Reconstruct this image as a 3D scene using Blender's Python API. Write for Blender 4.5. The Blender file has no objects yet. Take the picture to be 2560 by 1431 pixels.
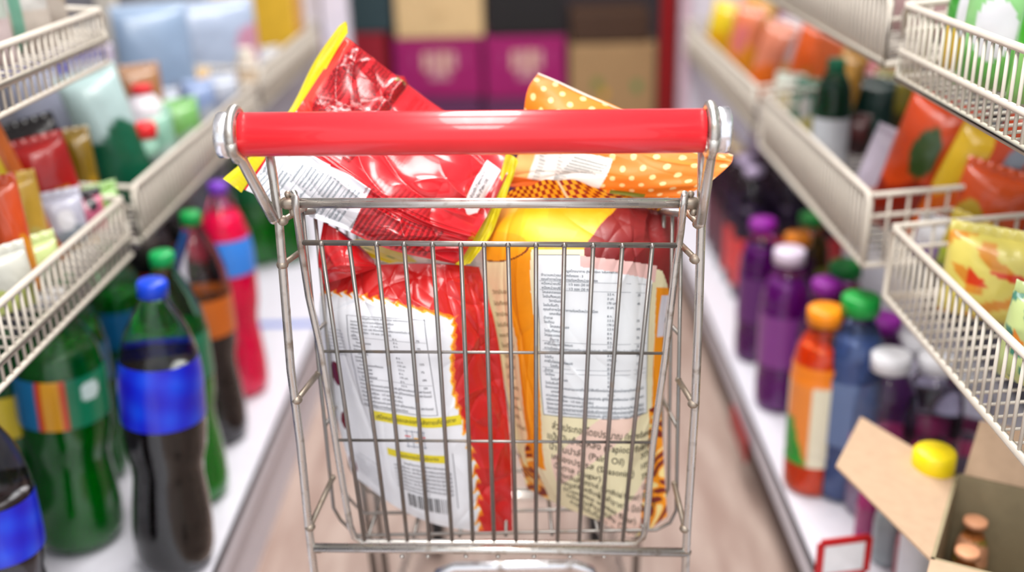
import bpy, math, random
import numpy as np
from mathutils import Vector, Matrix

random.seed(7)
C = bpy.context.scene.collection
SC = bpy.context.scene

# ------------------------------------------------------------------ camera, world, light, exposure
FPX, CAM_H = 2650.0, 1.27
PITCH, ROLL, YAW = math.radians(21.8945), math.radians(1.5459), math.radians(-0.8)


def cam_axes():
    F0 = np.array([math.sin(YAW), math.cos(YAW), 0.0]); R0 = np.array([math.cos(YAW), -math.sin(YAW), 0.0])
    F = F0 * math.cos(PITCH) + np.array([0, 0, -math.sin(PITCH)])
    U = np.cross(R0, F)
    cr, sr = math.cos(ROLL), math.sin(ROLL)
    return cr * R0 - sr * U, -sr * R0 - cr * U, F          # image right, image down, forward


XI, YI, FW = cam_axes()
CAM = np.array([0, 0, CAM_H])
cam_d = bpy.data.cameras.new('camera')
cam = bpy.data.objects.new('camera', cam_d); C.objects.link(cam)
m3 = np.array([XI, -YI, -FW]).T
cam.matrix_world = Matrix([list(m3[i]) + [CAM[i]] for i in range(3)] + [[0, 0, 0, 1]])
cam_d.sensor_width = 36.0
cam_d.lens = FPX / 2560 * 36.0
cam_d.clip_start = 0.02
cam_d.dof.use_dof = True
cam_d.dof.focus_distance = 1.17
cam_d.dof.aperture_fstop = 1.35
SC.camera = cam

SC.view_settings.view_transform = 'Standard'
SC.view_settings.look = 'None'
SC.view_settings.gamma = 1.0
SC.view_settings.use_curve_mapping = False
SC.view_settings.exposure = 0.45
SC.cycles.use_denoising = True
SC.cycles.max_bounces = 10
SC.cycles.transmission_bounces = 8
SC.cycles.sample_clamp_indirect = 6.0

w = bpy.data.worlds.new('daylight'); SC.world = w; w.use_nodes = True
w.node_tree.nodes['Background'].inputs[0].default_value = (0.93, 0.96, 1.0, 1)
w.node_tree.nodes['Background'].inputs[1].default_value = 1.0


def area_light(loc, sx, sy, power, rot=(0, 0, 0)):
    l = bpy.data.lights.new('ceiling_tube_light', 'AREA'); l.shape = 'RECTANGLE'; l.size = sx; l.size_y = sy
    l.energy = power; l.color = (1.0, 0.98, 0.95)
    o = bpy.data.objects.new('ceiling_tube_light', l); C.objects.link(o); o.location = loc; o.rotation_euler = rot
    return o


LAMPS = [(-0.05, 0.75), (-0.05, 2.15), (-0.05, 3.5), (-0.05, -0.75)]  # last lamp is an unseen extra, added to brighten the bag fronts
for lx, ly in LAMPS:
    area_light((lx, ly, 2.515), 0.5, 1.1, 24)


def ray(px, py):
    return FW + XI * (px - 1280) / FPX + YI * (py - 715.5) / FPX


def at(px, py, Y):
    d = ray(px, py); return CAM + d * Y / d[1]


def onx(px, py, X):
    d = ray(px, py); return CAM + d * X / d[0]


def onz(px, py, z):
    d = ray(px, py); return CAM + d * (z - CAM_H) / d[2]


def depth_of(p):
    return float((np.asarray(p) - CAM) @ FW)


# ------------------------------------------------------------------ materials
def lin(c):
    c = c / 255.0
    return c / 12.92 if c <= 0.04045 else ((c + 0.055) / 1.055) ** 2.4


def L3(rgb):
    return tuple(lin(v) for v in rgb)


_mats = {}


def mat(rgb, rough=0.4, metal=0.0, trans=0.0, coat=0.0, var=0.06, scale=30.0, bump=0.0, name=None):
    key = (tuple(rgb), rough, metal, trans, coat, var, scale, bump)
    if key in _mats: return _mats[key]
    m = bpy.data.materials.new(name or 'surface_%d' % len(_mats)); m.use_nodes = True
    nt = m.node_tree; b = nt.nodes['Principled BSDF']
    base = L3(rgb)
    b.inputs['Roughness'].default_value = rough
    b.inputs['Metallic'].default_value = metal
    b.inputs['Transmission Weight'].default_value = trans
    b.inputs['Coat Weight'].default_value = coat
    b.inputs['IOR'].default_value = 1.45 if trans == 0 else 1.12
    tc = nt.nodes.new('ShaderNodeTexCoord')
    n = nt.nodes.new('ShaderNodeTexNoise'); n.inputs['Scale'].default_value = scale
    nt.links.new(tc.outputs['Object'], n.inputs['Vector'])
    r = nt.nodes.new('ShaderNodeValToRGB')
    r.color_ramp.elements[0].position = 0.3; r.color_ramp.elements[1].position = 0.7
    r.color_ramp.elements[0].color = tuple(max(0, v * (1 - var)) for v in base) + (1,)
    r.color_ramp.elements[1].color = tuple(min(1, v * (1 + var)) for v in base) + (1,)
    nt.links.new(n.outputs['Fac'], r.inputs['Fac'])
    nt.links.new(r.outputs['Color'], b.inputs['Base Color'])
    if bump:
        bp = nt.nodes.new('ShaderNodeBump'); bp.inputs['Strength'].default_value = bump; bp.inputs['Distance'].default_value = 0.004
        nt.links.new(n.outputs['Fac'], bp.inputs['Height']); nt.links.new(bp.outputs['Normal'], b.inputs['Normal'])
    _mats[key] = m
    return m


def print_mat(name, rough=0.3, coat=0.3, nscale=60.0, bump=0.15):
    m = bpy.data.materials.new(name); m.use_nodes = True
    nt = m.node_tree; b = nt.nodes['Principled BSDF']
    a = nt.nodes.new('ShaderNodeAttribute'); a.attribute_name = 'Col'
    nt.links.new(a.outputs['Color'], b.inputs['Base Color'])
    b.inputs['Roughness'].default_value = rough
    b.inputs['Coat Weight'].default_value = coat
    b.inputs['Coat Roughness'].default_value = 0.08
    tc = nt.nodes.new('ShaderNodeTexCoord')
    n = nt.nodes.new('ShaderNodeTexNoise'); n.inputs['Scale'].default_value = nscale; n.inputs['Detail'].default_value = 1.5
    nt.links.new(tc.outputs['Object'], n.inputs['Vector'])
    bp = nt.nodes.new('ShaderNodeBump'); bp.inputs['Strength'].default_value = bump; bp.inputs['Distance'].default_value = 0.004
    nt.links.new(n.outputs['Fac'], bp.inputs['Height']); nt.links.new(bp.outputs['Normal'], b.inputs['Normal'])
    return m


FOIL = print_mat('glossy_printed_foil', 0.34, 0.3, 55.0, 0.22)
FOIL_RED = print_mat('very_glossy_foil', 0.27, 0.45, 38.0, 0.3)
FILM = print_mat('printed_film', 0.5, 0.06, 60.0, 0.15)
POUCH = print_mat('pouch_film', 0.3, 0.25, 26.0, 0.3)
PAPER = print_mat('printed_paper', 0.6, 0.0, 80.0, 0.05)


def metal_mat(name, rgb, rough, rust=0.0):
    m = bpy.data.materials.new(name); m.use_nodes = True
    nt = m.node_tree; b = nt.nodes['Principled BSDF']; b.inputs['Metallic'].default_value = 0.92
    tc = nt.nodes.new('ShaderNodeTexCoord'); n = nt.nodes.new('ShaderNodeTexNoise'); n.inputs['Scale'].default_value = 45; n.inputs['Detail'].default_value = 5
    nt.links.new(tc.outputs['Object'], n.inputs['Vector'])
    r = nt.nodes.new('ShaderNodeValToRGB'); e = r.color_ramp.elements
    e[0].position = 0.25; e[1].position = 0.42
    e[0].color = L3((150 - 40 * rust, 134 - 50 * rust, 118 - 60 * rust)) + (1,); e[1].color = L3(rgb) + (1,)
    nt.links.new(n.outputs['Fac'], r.inputs['Fac']); nt.links.new(r.outputs['Color'], b.inputs['Base Color'])
    r2 = nt.nodes.new('ShaderNodeMapRange'); r2.inputs['From Min'].default_value = 0.3; r2.inputs['From Max'].default_value = 0.6
    r2.inputs['To Min'].default_value = rough + 0.25; r2.inputs['To Max'].default_value = rough
    nt.links.new(n.outputs['Fac'], r2.inputs['Value']); nt.links.new(r2.outputs['Result'], b.inputs['Roughness'])
    return m


CHROME = metal_mat('worn_zinc_tube', (208, 204, 198), 0.24)
WIRE = metal_mat('worn_zinc_wire', (150, 146, 142), 0.3)
WELD = metal_mat('weld_bead', (168, 156, 142), 0.42, 0.6)
CAPM = metal_mat('polished_cap', (240, 242, 248), 0.12)
RUBBER = mat((40, 40, 42), 0.7)
WHITEP = mat((208, 200, 188), 0.4, var=0.04)
DECKM = mat((214, 212, 222), 0.45, var=0.03)
BACKP = mat((96, 96, 104), 0.6)


# ------------------------------------------------------------------ mesh builders
class MB:
    def __init__(s):
        s.v = []; s.f = []; s.mi = []; s.col = []; s.sm = []

    def add(s, V, Fs, mi=0, col=(1, 1, 1), smooth=True):
        o = len(s.v); s.v.extend([tuple(map(float, p)) for p in V])
        c = np.asarray(col, float)
        if c.ndim == 1: s.col.extend([tuple(c)] * len(V))
        else: s.col.extend([tuple(x) for x in c])
        for f in Fs:
            s.f.append(tuple(i + o for i in f)); s.mi.append(mi); s.sm.append(smooth)
        return s

    def tube(s, pts, r, n=8, mi=0, closed=False, caps=True):
        P = [np.asarray(p, float) for p in pts]; m = len(P)
        R = r if hasattr(r, '__len__') else [r] * m
        V = []; up = None
        for i in range(m):
            a = P[(i - 1) % m] if (closed or i > 0) else P[i]
            b = P[(i + 1) % m] if (closed or i < m - 1) else P[i]
            t = b - a; t = t / (np.linalg.norm(t) + 1e-12)
            if up is None:
                h = np.array([0, 0, 1.0]) if abs(t[2]) < 0.9 else np.array([1.0, 0, 0])
                up = h - t * (h @ t)
            else:
                up = up - t * (up @ t)
            up = up / (np.linalg.norm(up) + 1e-12); sd = np.cross(t, up)
            for k in range(n):
                an = 2 * math.pi * k / n
                V.append(P[i] + R[i] * (math.cos(an) * up + math.sin(an) * sd))
        Fs = []
        for i in range(m if closed else m - 1):
            j = (i + 1) % m
            for k in range(n):
                k2 = (k + 1) % n
                Fs.append((i * n + k, i * n + k2, j * n + k2, j * n + k))
        if caps and not closed:
            Fs.append(tuple(range(n - 1, -1, -1))); Fs.append(tuple((m - 1) * n + k for k in range(n)))
        return s.add(V, Fs, mi)

    def lathe(s, prof, n=24, org=(0, 0, 0), axis=(0, 0, 1), mi=0, col=(1, 1, 1), lobes=0, lob=0.0, scale=(1, 1)):
        ax = Vector(axis).normalized(); q = Vector((0, 0, 1)).rotation_difference(ax)
        V = []; m = len(prof)
        for r, z in prof:
            for k in range(n):
                a = 2 * math.pi * k / n; rr = r * (1 + lob * math.cos(lobes * a))
                V.append(Vector(org) + q @ Vector((rr * math.cos(a) * scale[0], rr * math.sin(a) * scale[1], z)))
        Fs = []
        for i in range(m - 1):
            for k in range(n):
                k2 = (k + 1) % n
                Fs.append((i * n + k, i * n + k2, (i + 1) * n + k2, (i + 1) * n + k))
        Fs.append(tuple(range(n - 1, -1, -1))); Fs.append(tuple((m - 1) * n + k for k in range(n)))
        return s.add(V, Fs, mi, col)

    def box(s, c, d, mi=0, col=(1, 1, 1), M=None):
        x, y, z = d[0] / 2, d[1] / 2, d[2] / 2
        V = [(a * x, b * y, e * z) for a in (-1, 1) for b in (-1, 1) for e in (-1, 1)]
        if M is not None: V = [tuple(M @ Vector(p)) for p in V]
        V = [(p[0] + c[0], p[1] + c[1], p[2] + c[2]) for p in V]
        Fs = [(0, 1, 3, 2), (4, 6, 7, 5), (0, 4, 5, 1), (2, 3, 7, 6), (0, 2, 6, 4), (1, 5, 7, 3)]
        return s.add(V, Fs, mi, col, smooth=False)

    def ball(s, c, r, mi=0, sc=(1, 1, 1)):
        prof = [(max(1e-4, math.sin(a)), -math.cos(a)) for a in np.linspace(0.05, math.pi - 0.05, 7)]
        V = []; n = 10
        for rr, z in prof:
            for k in range(n):
                a = 2 * math.pi * k / n
                V.append((c[0] + r * sc[0] * rr * math.cos(a), c[1] + r * sc[1] * rr * math.sin(a), c[2] + r * sc[2] * z))
        Fs = [(i * n + k, i * n + (k + 1) % n, (i + 1) * n + (k + 1) % n, (i + 1) * n + k) for i in range(6) for k in range(n)]
        Fs += [tuple(range(n - 1, -1, -1)), tuple(6 * n + k for k in range(n))]
        return s.add(V, Fs, mi)

    def build(s, name, mats, parent=None, org=None, bevel=0.0, mesh_local=False):
        me = bpy.data.meshes.new(name)
        V = np.array(s.v, float)
        if org is not None: V = V - np.asarray(org, float)
        me.from_pydata(V.tolist(), [], s.f)
        if not isinstance(mats, (list, tuple)): mats = [mats]
        for m in mats: me.materials.append(m)
        me.polygons.foreach_set('material_index', s.mi)
        me.polygons.foreach_set('use_smooth', s.sm)
        at_ = me.color_attributes.new('Col', 'FLOAT_COLOR', 'POINT')
        cc = np.ones((len(V), 4), np.float32); cc[:, :3] = np.array(s.col)
        at_.data.foreach_set('color', cc.ravel())
        me.update()
        o = bpy.data.objects.new(name, me); C.objects.link(o)
        if parent is not None: o.parent = parent
        elif org is not None: o.location = org
        if bevel:
            b = o.modifiers.new('bevel', 'BEVEL'); b.width = bevel; b.segments = 2; b.limit_method = 'ANGLE'
        return o


def tag(o, label, cat, group=None, kind=None):
    if label: o['label'] = label
    if cat: o['category'] = cat
    if group: o['group'] = group
    if kind: o['kind'] = kind
    return o


def thing(name, label, cat, loc=(0, 0, 0), group=None, rot=(0, 0, 0)):
    o = bpy.data.objects.new(name, None); C.objects.link(o)
    o.empty_display_size = 0.05
    o.location = loc; o.rotation_euler = rot
    return tag(o, label, cat, group)


def struct(o):
    o['kind'] = 'structure'; return o


# ------------------------------------------------------------------ setting
FL = bpy.data.materials.new('floor_vinyl'); FL.use_nodes = True
_nt = FL.node_tree; _b = _nt.nodes['Principled BSDF']; _b.inputs['Roughness'].default_value = 0.35
_tc = _nt.nodes.new('ShaderNodeTexCoord'); _mp = _nt.nodes.new('ShaderNodeMapping'); _mp.inputs['Scale'].default_value = (14, 2.2, 1)
_n = _nt.nodes.new('ShaderNodeTexNoise'); _n.inputs['Scale'].default_value = 1.6; _n.inputs['Detail'].default_value = 6
_r = _nt.nodes.new('ShaderNodeValToRGB'); _r.color_ramp.elements[0].color = L3((158, 134, 124)) + (1,); _r.color_ramp.elements[1].color = L3((186, 166, 156)) + (1,)
_r.color_ramp.elements[0].position = 0.35; _r.color_ramp.elements[1].position = 0.68
_nt.links.new(_tc.outputs['Object'], _mp.inputs['Vector']); _nt.links.new(_mp.outputs['Vector'], _n.inputs['Vector'])
_nt.links.new(_n.outputs['Fac'], _r.inputs['Fac']); _nt.links.new(_r.outputs['Color'], _b.inputs['Base Color'])

struct(MB().box((0, 2.0, -0.01), (3.4, 7.0, 0.02)).build('floor', FL))
struct(MB().box((0, 1.75, 2.61), (3.4, 6.5, 0.02)).build('ceiling', mat((235, 235, 235), 0.7)))
struct(MB().box((0, 5.01, 1.3), (3.4, 0.02, 2.6)).build('wall_back', mat((58, 50, 56), 0.7)))
struct(MB().box((-1.69, 2.6, 1.3), (0.02, 4.8, 2.6)).build('wall_left', mat((205, 205, 208), 0.7)))
struct(MB().box((1.69, 2.6, 1.3), (0.02, 4.8, 2.6)).build('wall_right', mat((205, 205, 208), 0.7)))

TUBEM = bpy.data.materials.new('lit_tube'); TUBEM.use_nodes = True
TUBEM.node_tree.nodes['Principled BSDF'].inputs['Emission Color'].default_value = (1, 0.98, 0.95, 1)
TUBEM.node_tree.nodes['Principled BSDF'].inputs['Emission Strength'].default_value = 4
for i, (lx, ly) in enumerate(LAMPS):
    t = thing('ceiling_lamp', ['twin tube ceiling lamp above the cart', 'twin tube ceiling lamp above the middle of the aisle', 'twin tube ceiling lamp above the stacked cartons', 'added twin tube ceiling lamp behind the camera, brightening the bag fronts'][i], 'ceiling lamp', (lx, ly, 2.6), 'ceiling lamps over the aisle')
    MB().box((0, 0, -0.025), (0.3, 1.2, 0.05)).build('housing', WHITEP, t)
    for s in (-0.08, 0.08):
        MB().tube([(s, -0.56, -0.065), (s, 0.56, -0.065)], 0.013).build('tube', TUBEM, t)


# ------------------------------------------------------------------ gondola shelving and wire baskets
XR, XL = 0.54, -0.657
END = 3.55
for side, X, XD, lab in ((1, XR, 0.458, 'right'), (-1, XL, -0.525, 'left')):
    t = thing('shelf_unit', 'white steel shelving run along the %s of the aisle with low white base deck' % lab, 'shelving', (X, 1.8, 0), 'shelving runs of the aisle')
    bx = 1.03 * side
    y0 = 0.1
    MB().box((bx - X, (y0 + END) / 2 - 1.8, 0.78), (0.03, END - y0, 1.5)).build('back_panel', BACKP, t)
    cx = (XD + bx) / 2
    MB().box((cx - X, (y0 + END) / 2 - 1.8, 0.19), (abs(bx - XD), END - y0, 0.02)).box((XD - side * 0.0 - X + side * 0.006, (y0 + END) / 2 - 1.8, 0.168), (0.012, END - y0, 0.06)).build('base_deck', DECKM, t)
    kx = XD + side * (0.07 if side > 0 else 0.02)
    MB().box((kx - X, (y0 + END) / 2 - 1.8, 0.075), (0.02, END - y0 - 0.02, 0.15)).build('kick_plate', mat((96, 78, 72), 0.6) if side > 0 else DECKM, t)  # right plate: dark brown with the shade under the deck lip painted in
    for py in (0.25, 1.56 if side > 0 else 1.7, 2.4 if side > 0 else 2.62, END - 0.02):
        MB().box((bx - side * 0.03 - X, py - 1.8, 0.8), (0.05, 0.04, 1.58)).build('upright', WHITEP, t)
    MB().box(((X + bx) / 2 - X, END - 1.8, 0.8), (abs(bx - X), 0.02, 1.6)).build('end_panel', mat((222, 216, 228), 0.5), t)
    MB().box(((.055 if side < 0 else -.0), END - 1.8, 0.8), (.085 if side < 0 else .03, 0.05, 1.6)).build('end_post', mat((226, 222, 240) if side < 0 else (206, 176, 190), 0.45), t)
    if side < 0:
        q0, q1 = onz(642, 812, .2005), onz(742, 812, .2005)
        MB().box((-.69 - X, (q0[1] + q1[1]) / 2 - 1.8, .2012), (.33, .022, .0015)).build('blue_tape', mat((40, 96, 200), .5), t)


def wire_basket(label, side, X, ya, yb, ztop, zbot, zmid=None, depth=0.44, solid=False, fringe=0.0, gap=0.021):
    """open wire tier: front panel of rails and upright wires, two end panels, sloping wire floor"""
    t = thing('wire_basket', label, 'wire basket', (X, (ya + yb) / 2, zbot), 'white wire baskets on the shelving')
    o = np.array([X, (ya + yb) / 2, zbot]); xb = X + side * depth
    m = MB(); rr = 0.0052
    rise = 0.03
    front = [(X, ya, zbot), (X, ya, ztop - .012), (X, ya + .012, ztop), (X, yb - .012, ztop), (X, yb, ztop - .012), (X, yb, zbot)]
    m.tube(np.array(front) - o, rr, 8, closed=True)
    if zmid: m.tube(np.array([(X, ya, zmid), (X, yb, zmid)]) - o, rr * .95)
    y = ya + gap
    while y < yb - 0.004:
        m.tube(np.array([(X, y, zbot - fringe), (X, y, ztop)]) - o, 0.0024, 5); y += gap
    if fringe: m.tube(np.array([(X, ya, zbot - fringe), (X, yb, zbot - fringe)]) - o, rr * .8)
    m.build('front_panel', WHITEP, t)
    if solid:
        MB().box((side * 0.008, 0, (ztop - zbot) * 0.5), (0.004, yb - ya - 0.03, (ztop - zbot) * 0.8)).build('price_rail', mat((176, 170, 164), 0.45, var=0.05), t)
    for ye in (ya, yb):
        e = MB()
        e.tube(np.array([(X, ye, ztop), (xb, ye, ztop + rise)]) - o, rr * .9)
        e.tube(np.array([(X, ye, ztop - .035), (xb, ye, ztop + rise - .035)]) - o, rr * .7)
        e.tube(np.array([(X, ye, zbot), (xb, ye, zbot + rise)]) - o, rr * .9)
        x = X + side * 0.03
        while abs(x - X) < depth:
            k = abs(x - X) / depth
            e.tube(np.array([(x, ye, zbot + rise * k), (x, ye, ztop + rise * k)]) - o, 0.0026, 5); x += side * 0.03
        e.build('end_panel', WHITEP, t)
    fl = MB()
    y = ya + 0.03
    while y < yb:
        fl.tube(np.array([(X, y, zbot), (xb, y, zbot + rise)]) - o, 0.0022, 4); y += 0.03
    for k in (0.25, 0.5, 0.75, 1.0):
        fl.tube(np.array([(X + side * depth * k, ya, zbot + rise * k), (X + side * depth * k, yb, zbot + rise * k)]) - o, 0.003, 5)
    fl.build('wire_floor', WHITEP, t)
    return t


wire_basket('nearest white wire basket in the lower right tier holding orange and yellow bags', 1, XR, 0.62, 1.475, 0.758, 0.648)
wire_basket('middle white wire basket of the lower right tier with a grey price strip', 1, XR, 1.585, 2.36, 0.772, 0.655, solid=True)
wire_basket('farthest white wire basket of the lower right tier', 1, XR, 2.43, 3.5, 0.772, 0.672, solid=True)
wire_basket('nearest white wire basket of the upper right tier holding bright green bags', 1, XR, 0.62, 1.525, 1.068, 0.966, zmid=1.004)
wire_basket('farther white wire basket of the upper right tier with a pale price strip', 1, XR, 1.585, 2.5, 1.075, 0.975, solid=True)
wire_basket('nearest white wire basket of the lower left tier just above the large bottles', -1, XL, 0.6, 1.66, 0.772, 0.705, fringe=0.03)
wire_basket('middle white wire basket of the lower left tier with a pale price strip', -1, XL, 1.71, 2.6, 0.776, 0.68, solid=True)
wire_basket('farthest white wire basket of the lower left tier near the white end post', -1, XL, 2.66, 3.5, 0.80, 0.70, solid=True)
wire_basket('white wire basket of the upper left tier', -1, XL, 0.6, 1.70, 1.068, 1.022, fringe=0.035)


# ------------------------------------------------------------------ printed bag machinery
def catmull(ctrl, t):
    """ctrl (n,k) at t in [0,1] (array) -> (len,k)"""
    n = len(ctrl); x = np.clip(t, 0, 1) * (n - 1); i = np.clip(np.floor(x).astype(int), 0, n - 2); f = (x - i)[:, None]
    pad = np.vstack([2 * ctrl[0] - ctrl[1], ctrl, 2 * ctrl[-1] - ctrl[-2]])
    a, b, c, d = pad[i], pad[i + 1], pad[i + 2], pad[i + 3]
    return 0.5 * ((2 * b) + (-a + c) * f + (2 * a - 5 * b + 4 * c - d) * f ** 2 + (-a + 3 * b - 3 * c + d) * f ** 3)


def lattice(rows, nu, nv):
    R = np.array(rows, float); u = np.linspace(0, 1, nu); v = np.linspace(0, 1, nv)
    A = np.stack([catmull(r, u) for r in R])                       # rows,nu,3
    B = catmull(A.reshape(len(R), -1), v).reshape(nv, nu, 3)
    d = FW[None, None] + XI * ((B[..., 0:1] - 1280) / FPX) + YI * ((B[..., 1:2] - 715.5) / FPX)
    return CAM + d * (B[..., 2:3] / d[..., 1:2])


def normals(P):
    du = np.gradient(P, axis=1); dv = np.gradient(P, axis=0)
    N = np.cross(dv, du); N /= np.linalg.norm(N, axis=2, keepdims=True) + 1e-12
    flip = np.sum(N * (P - CAM), axis=2, keepdims=True) > 0
    return np.where(flip, -N, N)


def creases(U, V, rng, n, amp, wd, ln=(0.15, 0.5), region=(0, 1, 0, 1), ang=None):
    h = np.zeros_like(U)
    for _ in range(n):
        cu = rng.uniform(region[0], region[1]); cv = rng.uniform(region[2], region[3])
        a = rng.uniform(0, math.pi) if ang is None else rng.normal(ang[0], ang[1])
        l = rng.uniform(*ln)
        x = (U - cu) * math.cos(a) + (V - cv) * math.sin(a); y = -(U - cu) * math.sin(a) + (V - cv) * math.cos(a)
        y = y + 0.15 * x * x / max(l, .05)
        w_ = wd * rng.uniform(0.5, 1.4)
        h += amp * rng.uniform(-1, 1) * np.exp(-np.abs(y) / w_) * np.exp(-(x / l) ** 2)
    return h


def soft(U, V, rng, amp, k=6, f=5):
    h = np.zeros_like(U)
    for _ in range(k):
        a = rng.uniform(0, 2 * math.pi); q = rng.uniform(1, f); p = rng.uniform(0, 6.28)
        h += np.sin(2 * math.pi * q * (U * math.cos(a) + V * math.sin(a)) + p) * amp / k / (q ** .6)
    return h


_fonts = {}


def glyphs(strings):
    todo = [s for s in dict.fromkeys(strings) if s not in _fonts]
    obs = []
    for s in todo:
        cu = bpy.data.curves.new('t', 'FONT'); cu.body = s; cu.size = 1.0; cu.resolution_u = 2; cu.offset = 0.008
        o = bpy.data.objects.new('t', cu); C.objects.link(o); obs.append(o)
    bpy.context.view_layer.update()
    dg = bpy.context.evaluated_depsgraph_get()
    for s, o in zip(todo, obs):
        ev = o.evaluated_get(dg); me = ev.to_mesh()
        V = np.array([v.co[:2] for v in me.vertices], float).reshape(-1, 2); F = [tuple(p.vertices) for p in me.polygons]
        _fonts[s] = (V, F); ev.to_mesh_clear()
    for o in obs:
        cu = o.data; bpy.data.objects.remove(o); bpy.data.curves.remove(cu)


class Bag:
    """a filled pouch: lattice front, welded bulging back, printed colours on the vertices and printed text laid on the front"""
    def __init__(s, rows, nu, nv, colf, thick, height=None, back=(0.8, 0.8, 0.8), seed=1):
        s.nu, s.nv = nu, nv
        s.P = lattice(rows, nu, nv)
        s.V, s.U = np.meshgrid(np.linspace(0, 1, nv), np.linspace(0, 1, nu), indexing='ij')
        s.N = normals(s.P)
        s.W = np.linalg.norm(np.diff(s.P[nv // 2], axis=0), axis=1).sum(); s.Hh = np.linalg.norm(np.diff(s.P[:, nu // 2], axis=0), axis=1).sum()
        rng = np.random.default_rng(seed)
        if height is not None:
            s.P = s.P + s.N * height(s.U, s.V, rng)[..., None]
            s.N = normals(s.P)
        s.col = colf(s.U, s.V, s.U * s.W, s.V * s.Hh, rng)
        s.thick = thick; s.back = back
        s.mb = MB()
        front = s.P.reshape(-1, 3); Fs = []
        idx = np.arange(nu * nv).reshape(nv, nu)
        q = np.stack([idx[:-1, :-1], idx[1:, :-1], idx[1:, 1:], idx[:-1, 1:]], -1).reshape(-1, 4)
        s.mb.add(front, q.tolist(), 0, s.col.reshape(-1, 3))
        if thick > 0:
            st = 6
            iu = sorted(set(list(range(0, nu, st)) + [nu - 1])); iv = sorted(set(list(range(0, nv, st)) + [nv - 1]))
            uu = s.U[np.ix_(iv, iu)]; vv = s.V[np.ix_(iv, iu)]
            bulge = (1 - np.abs(2 * uu - 1) ** 2.6) ** .7 * (1 - np.abs(2 * vv - 1) ** 3.0) ** .7
            Q = s.P[np.ix_(iv, iu)] + np.array([0, 1.0, 0]) * (bulge * thick + 0.0006)[..., None]
            n2, m2 = len(iu), len(iv); id2 = np.arange(n2 * m2).reshape(m2, n2)
            q2 = np.stack([id2[:-1, :-1], id2[:-1, 1:], id2[1:, 1:], id2[1:, :-1]], -1).reshape(-1, 4)
            s.mb.add(Q.reshape(-1, 3), q2.tolist(), 0, np.tile(np.array(back), (n2 * m2, 1)))

    def S(s, uv, off):
        x = np.clip(uv[:, 0], 0, 1) * (s.nu - 1); y = np.clip(uv[:, 1], 0, 1) * (s.nv - 1)
        i = np.clip(x.astype(int), 0, s.nu - 2); j = np.clip(y.astype(int), 0, s.nv - 2); fx = (x - i)[:, None]; fy = (y - j)[:, None]
        g = lambda A: (A[j, i] * (1 - fx) + A[j, i + 1] * fx) * (1 - fy) + (A[j + 1, i] * (1 - fx) + A[j + 1, i + 1] * fx) * fy
        return g(s.P) + g(s.N) * off

    def text(s, txt, u, v, size, col, wmax=None, shear=0.0, ang=0.0, off=0.0006, stretch=1.0):
        """size = cap height-ish in v; baseline at v"""
        V, F = _fonts[txt]
        if len(V) == 0: return
        w_ = V[:, 0].max() - V[:, 0].min()
        k = size * s.Hh                                   # metres per em
        kx = k * stretch
        if wmax and w_ * kx > wmax * s.W: kx = wmax * s.W / w_
        X = (V[:, 0] - V[:, 0].min()) * kx; Y = V[:, 1] * k
        ca, sa = math.cos(ang), math.sin(ang)
        uv = np.stack([u + (X * ca + Y * sa) / s.W, v - (Y * ca - X * sa) / s.Hh], 1)
        keep = (uv[:, 0] > 0.003) & (uv[:, 0] < 0.997) & (uv[:, 1] > 0.003) & (uv[:, 1] < 0.997)
        F2 = [f for f in F if all(keep[i] for i in f)]
        s.mb.add(s.S(uv, off), F2, 0, L3(col))

    def quad(s, u0, v0, u1, v1, col, nu=10, nv=2, off=0.0005, skew=0.0):
        uu, vv = np.meshgrid(np.linspace(u0, u1, nu), np.linspace(v0, v1, nv))
        vv = vv + skew * (uu - u0)
        idx = np.arange(nu * nv).reshape(nv, nu)
        q = np.stack([idx[:-1, :-1], idx[1:, :-1], idx[1:, 1:], idx[:-1, 1:]], -1).reshape(-1, 4)
        s.mb.add(s.S(np.stack([uu.ravel(), vv.ravel()], 1), off), q.tolist(), 0, L3(col))

    def build(s, name, m, parent, org):
        return s.mb.build(name, m, parent, org)


def mix(a, b, k):
    k = np.clip(k, 0, 1)[..., None]; return a * (1 - k) + b * k


def cA(*rgb): return np.array(L3(rgb))


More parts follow.
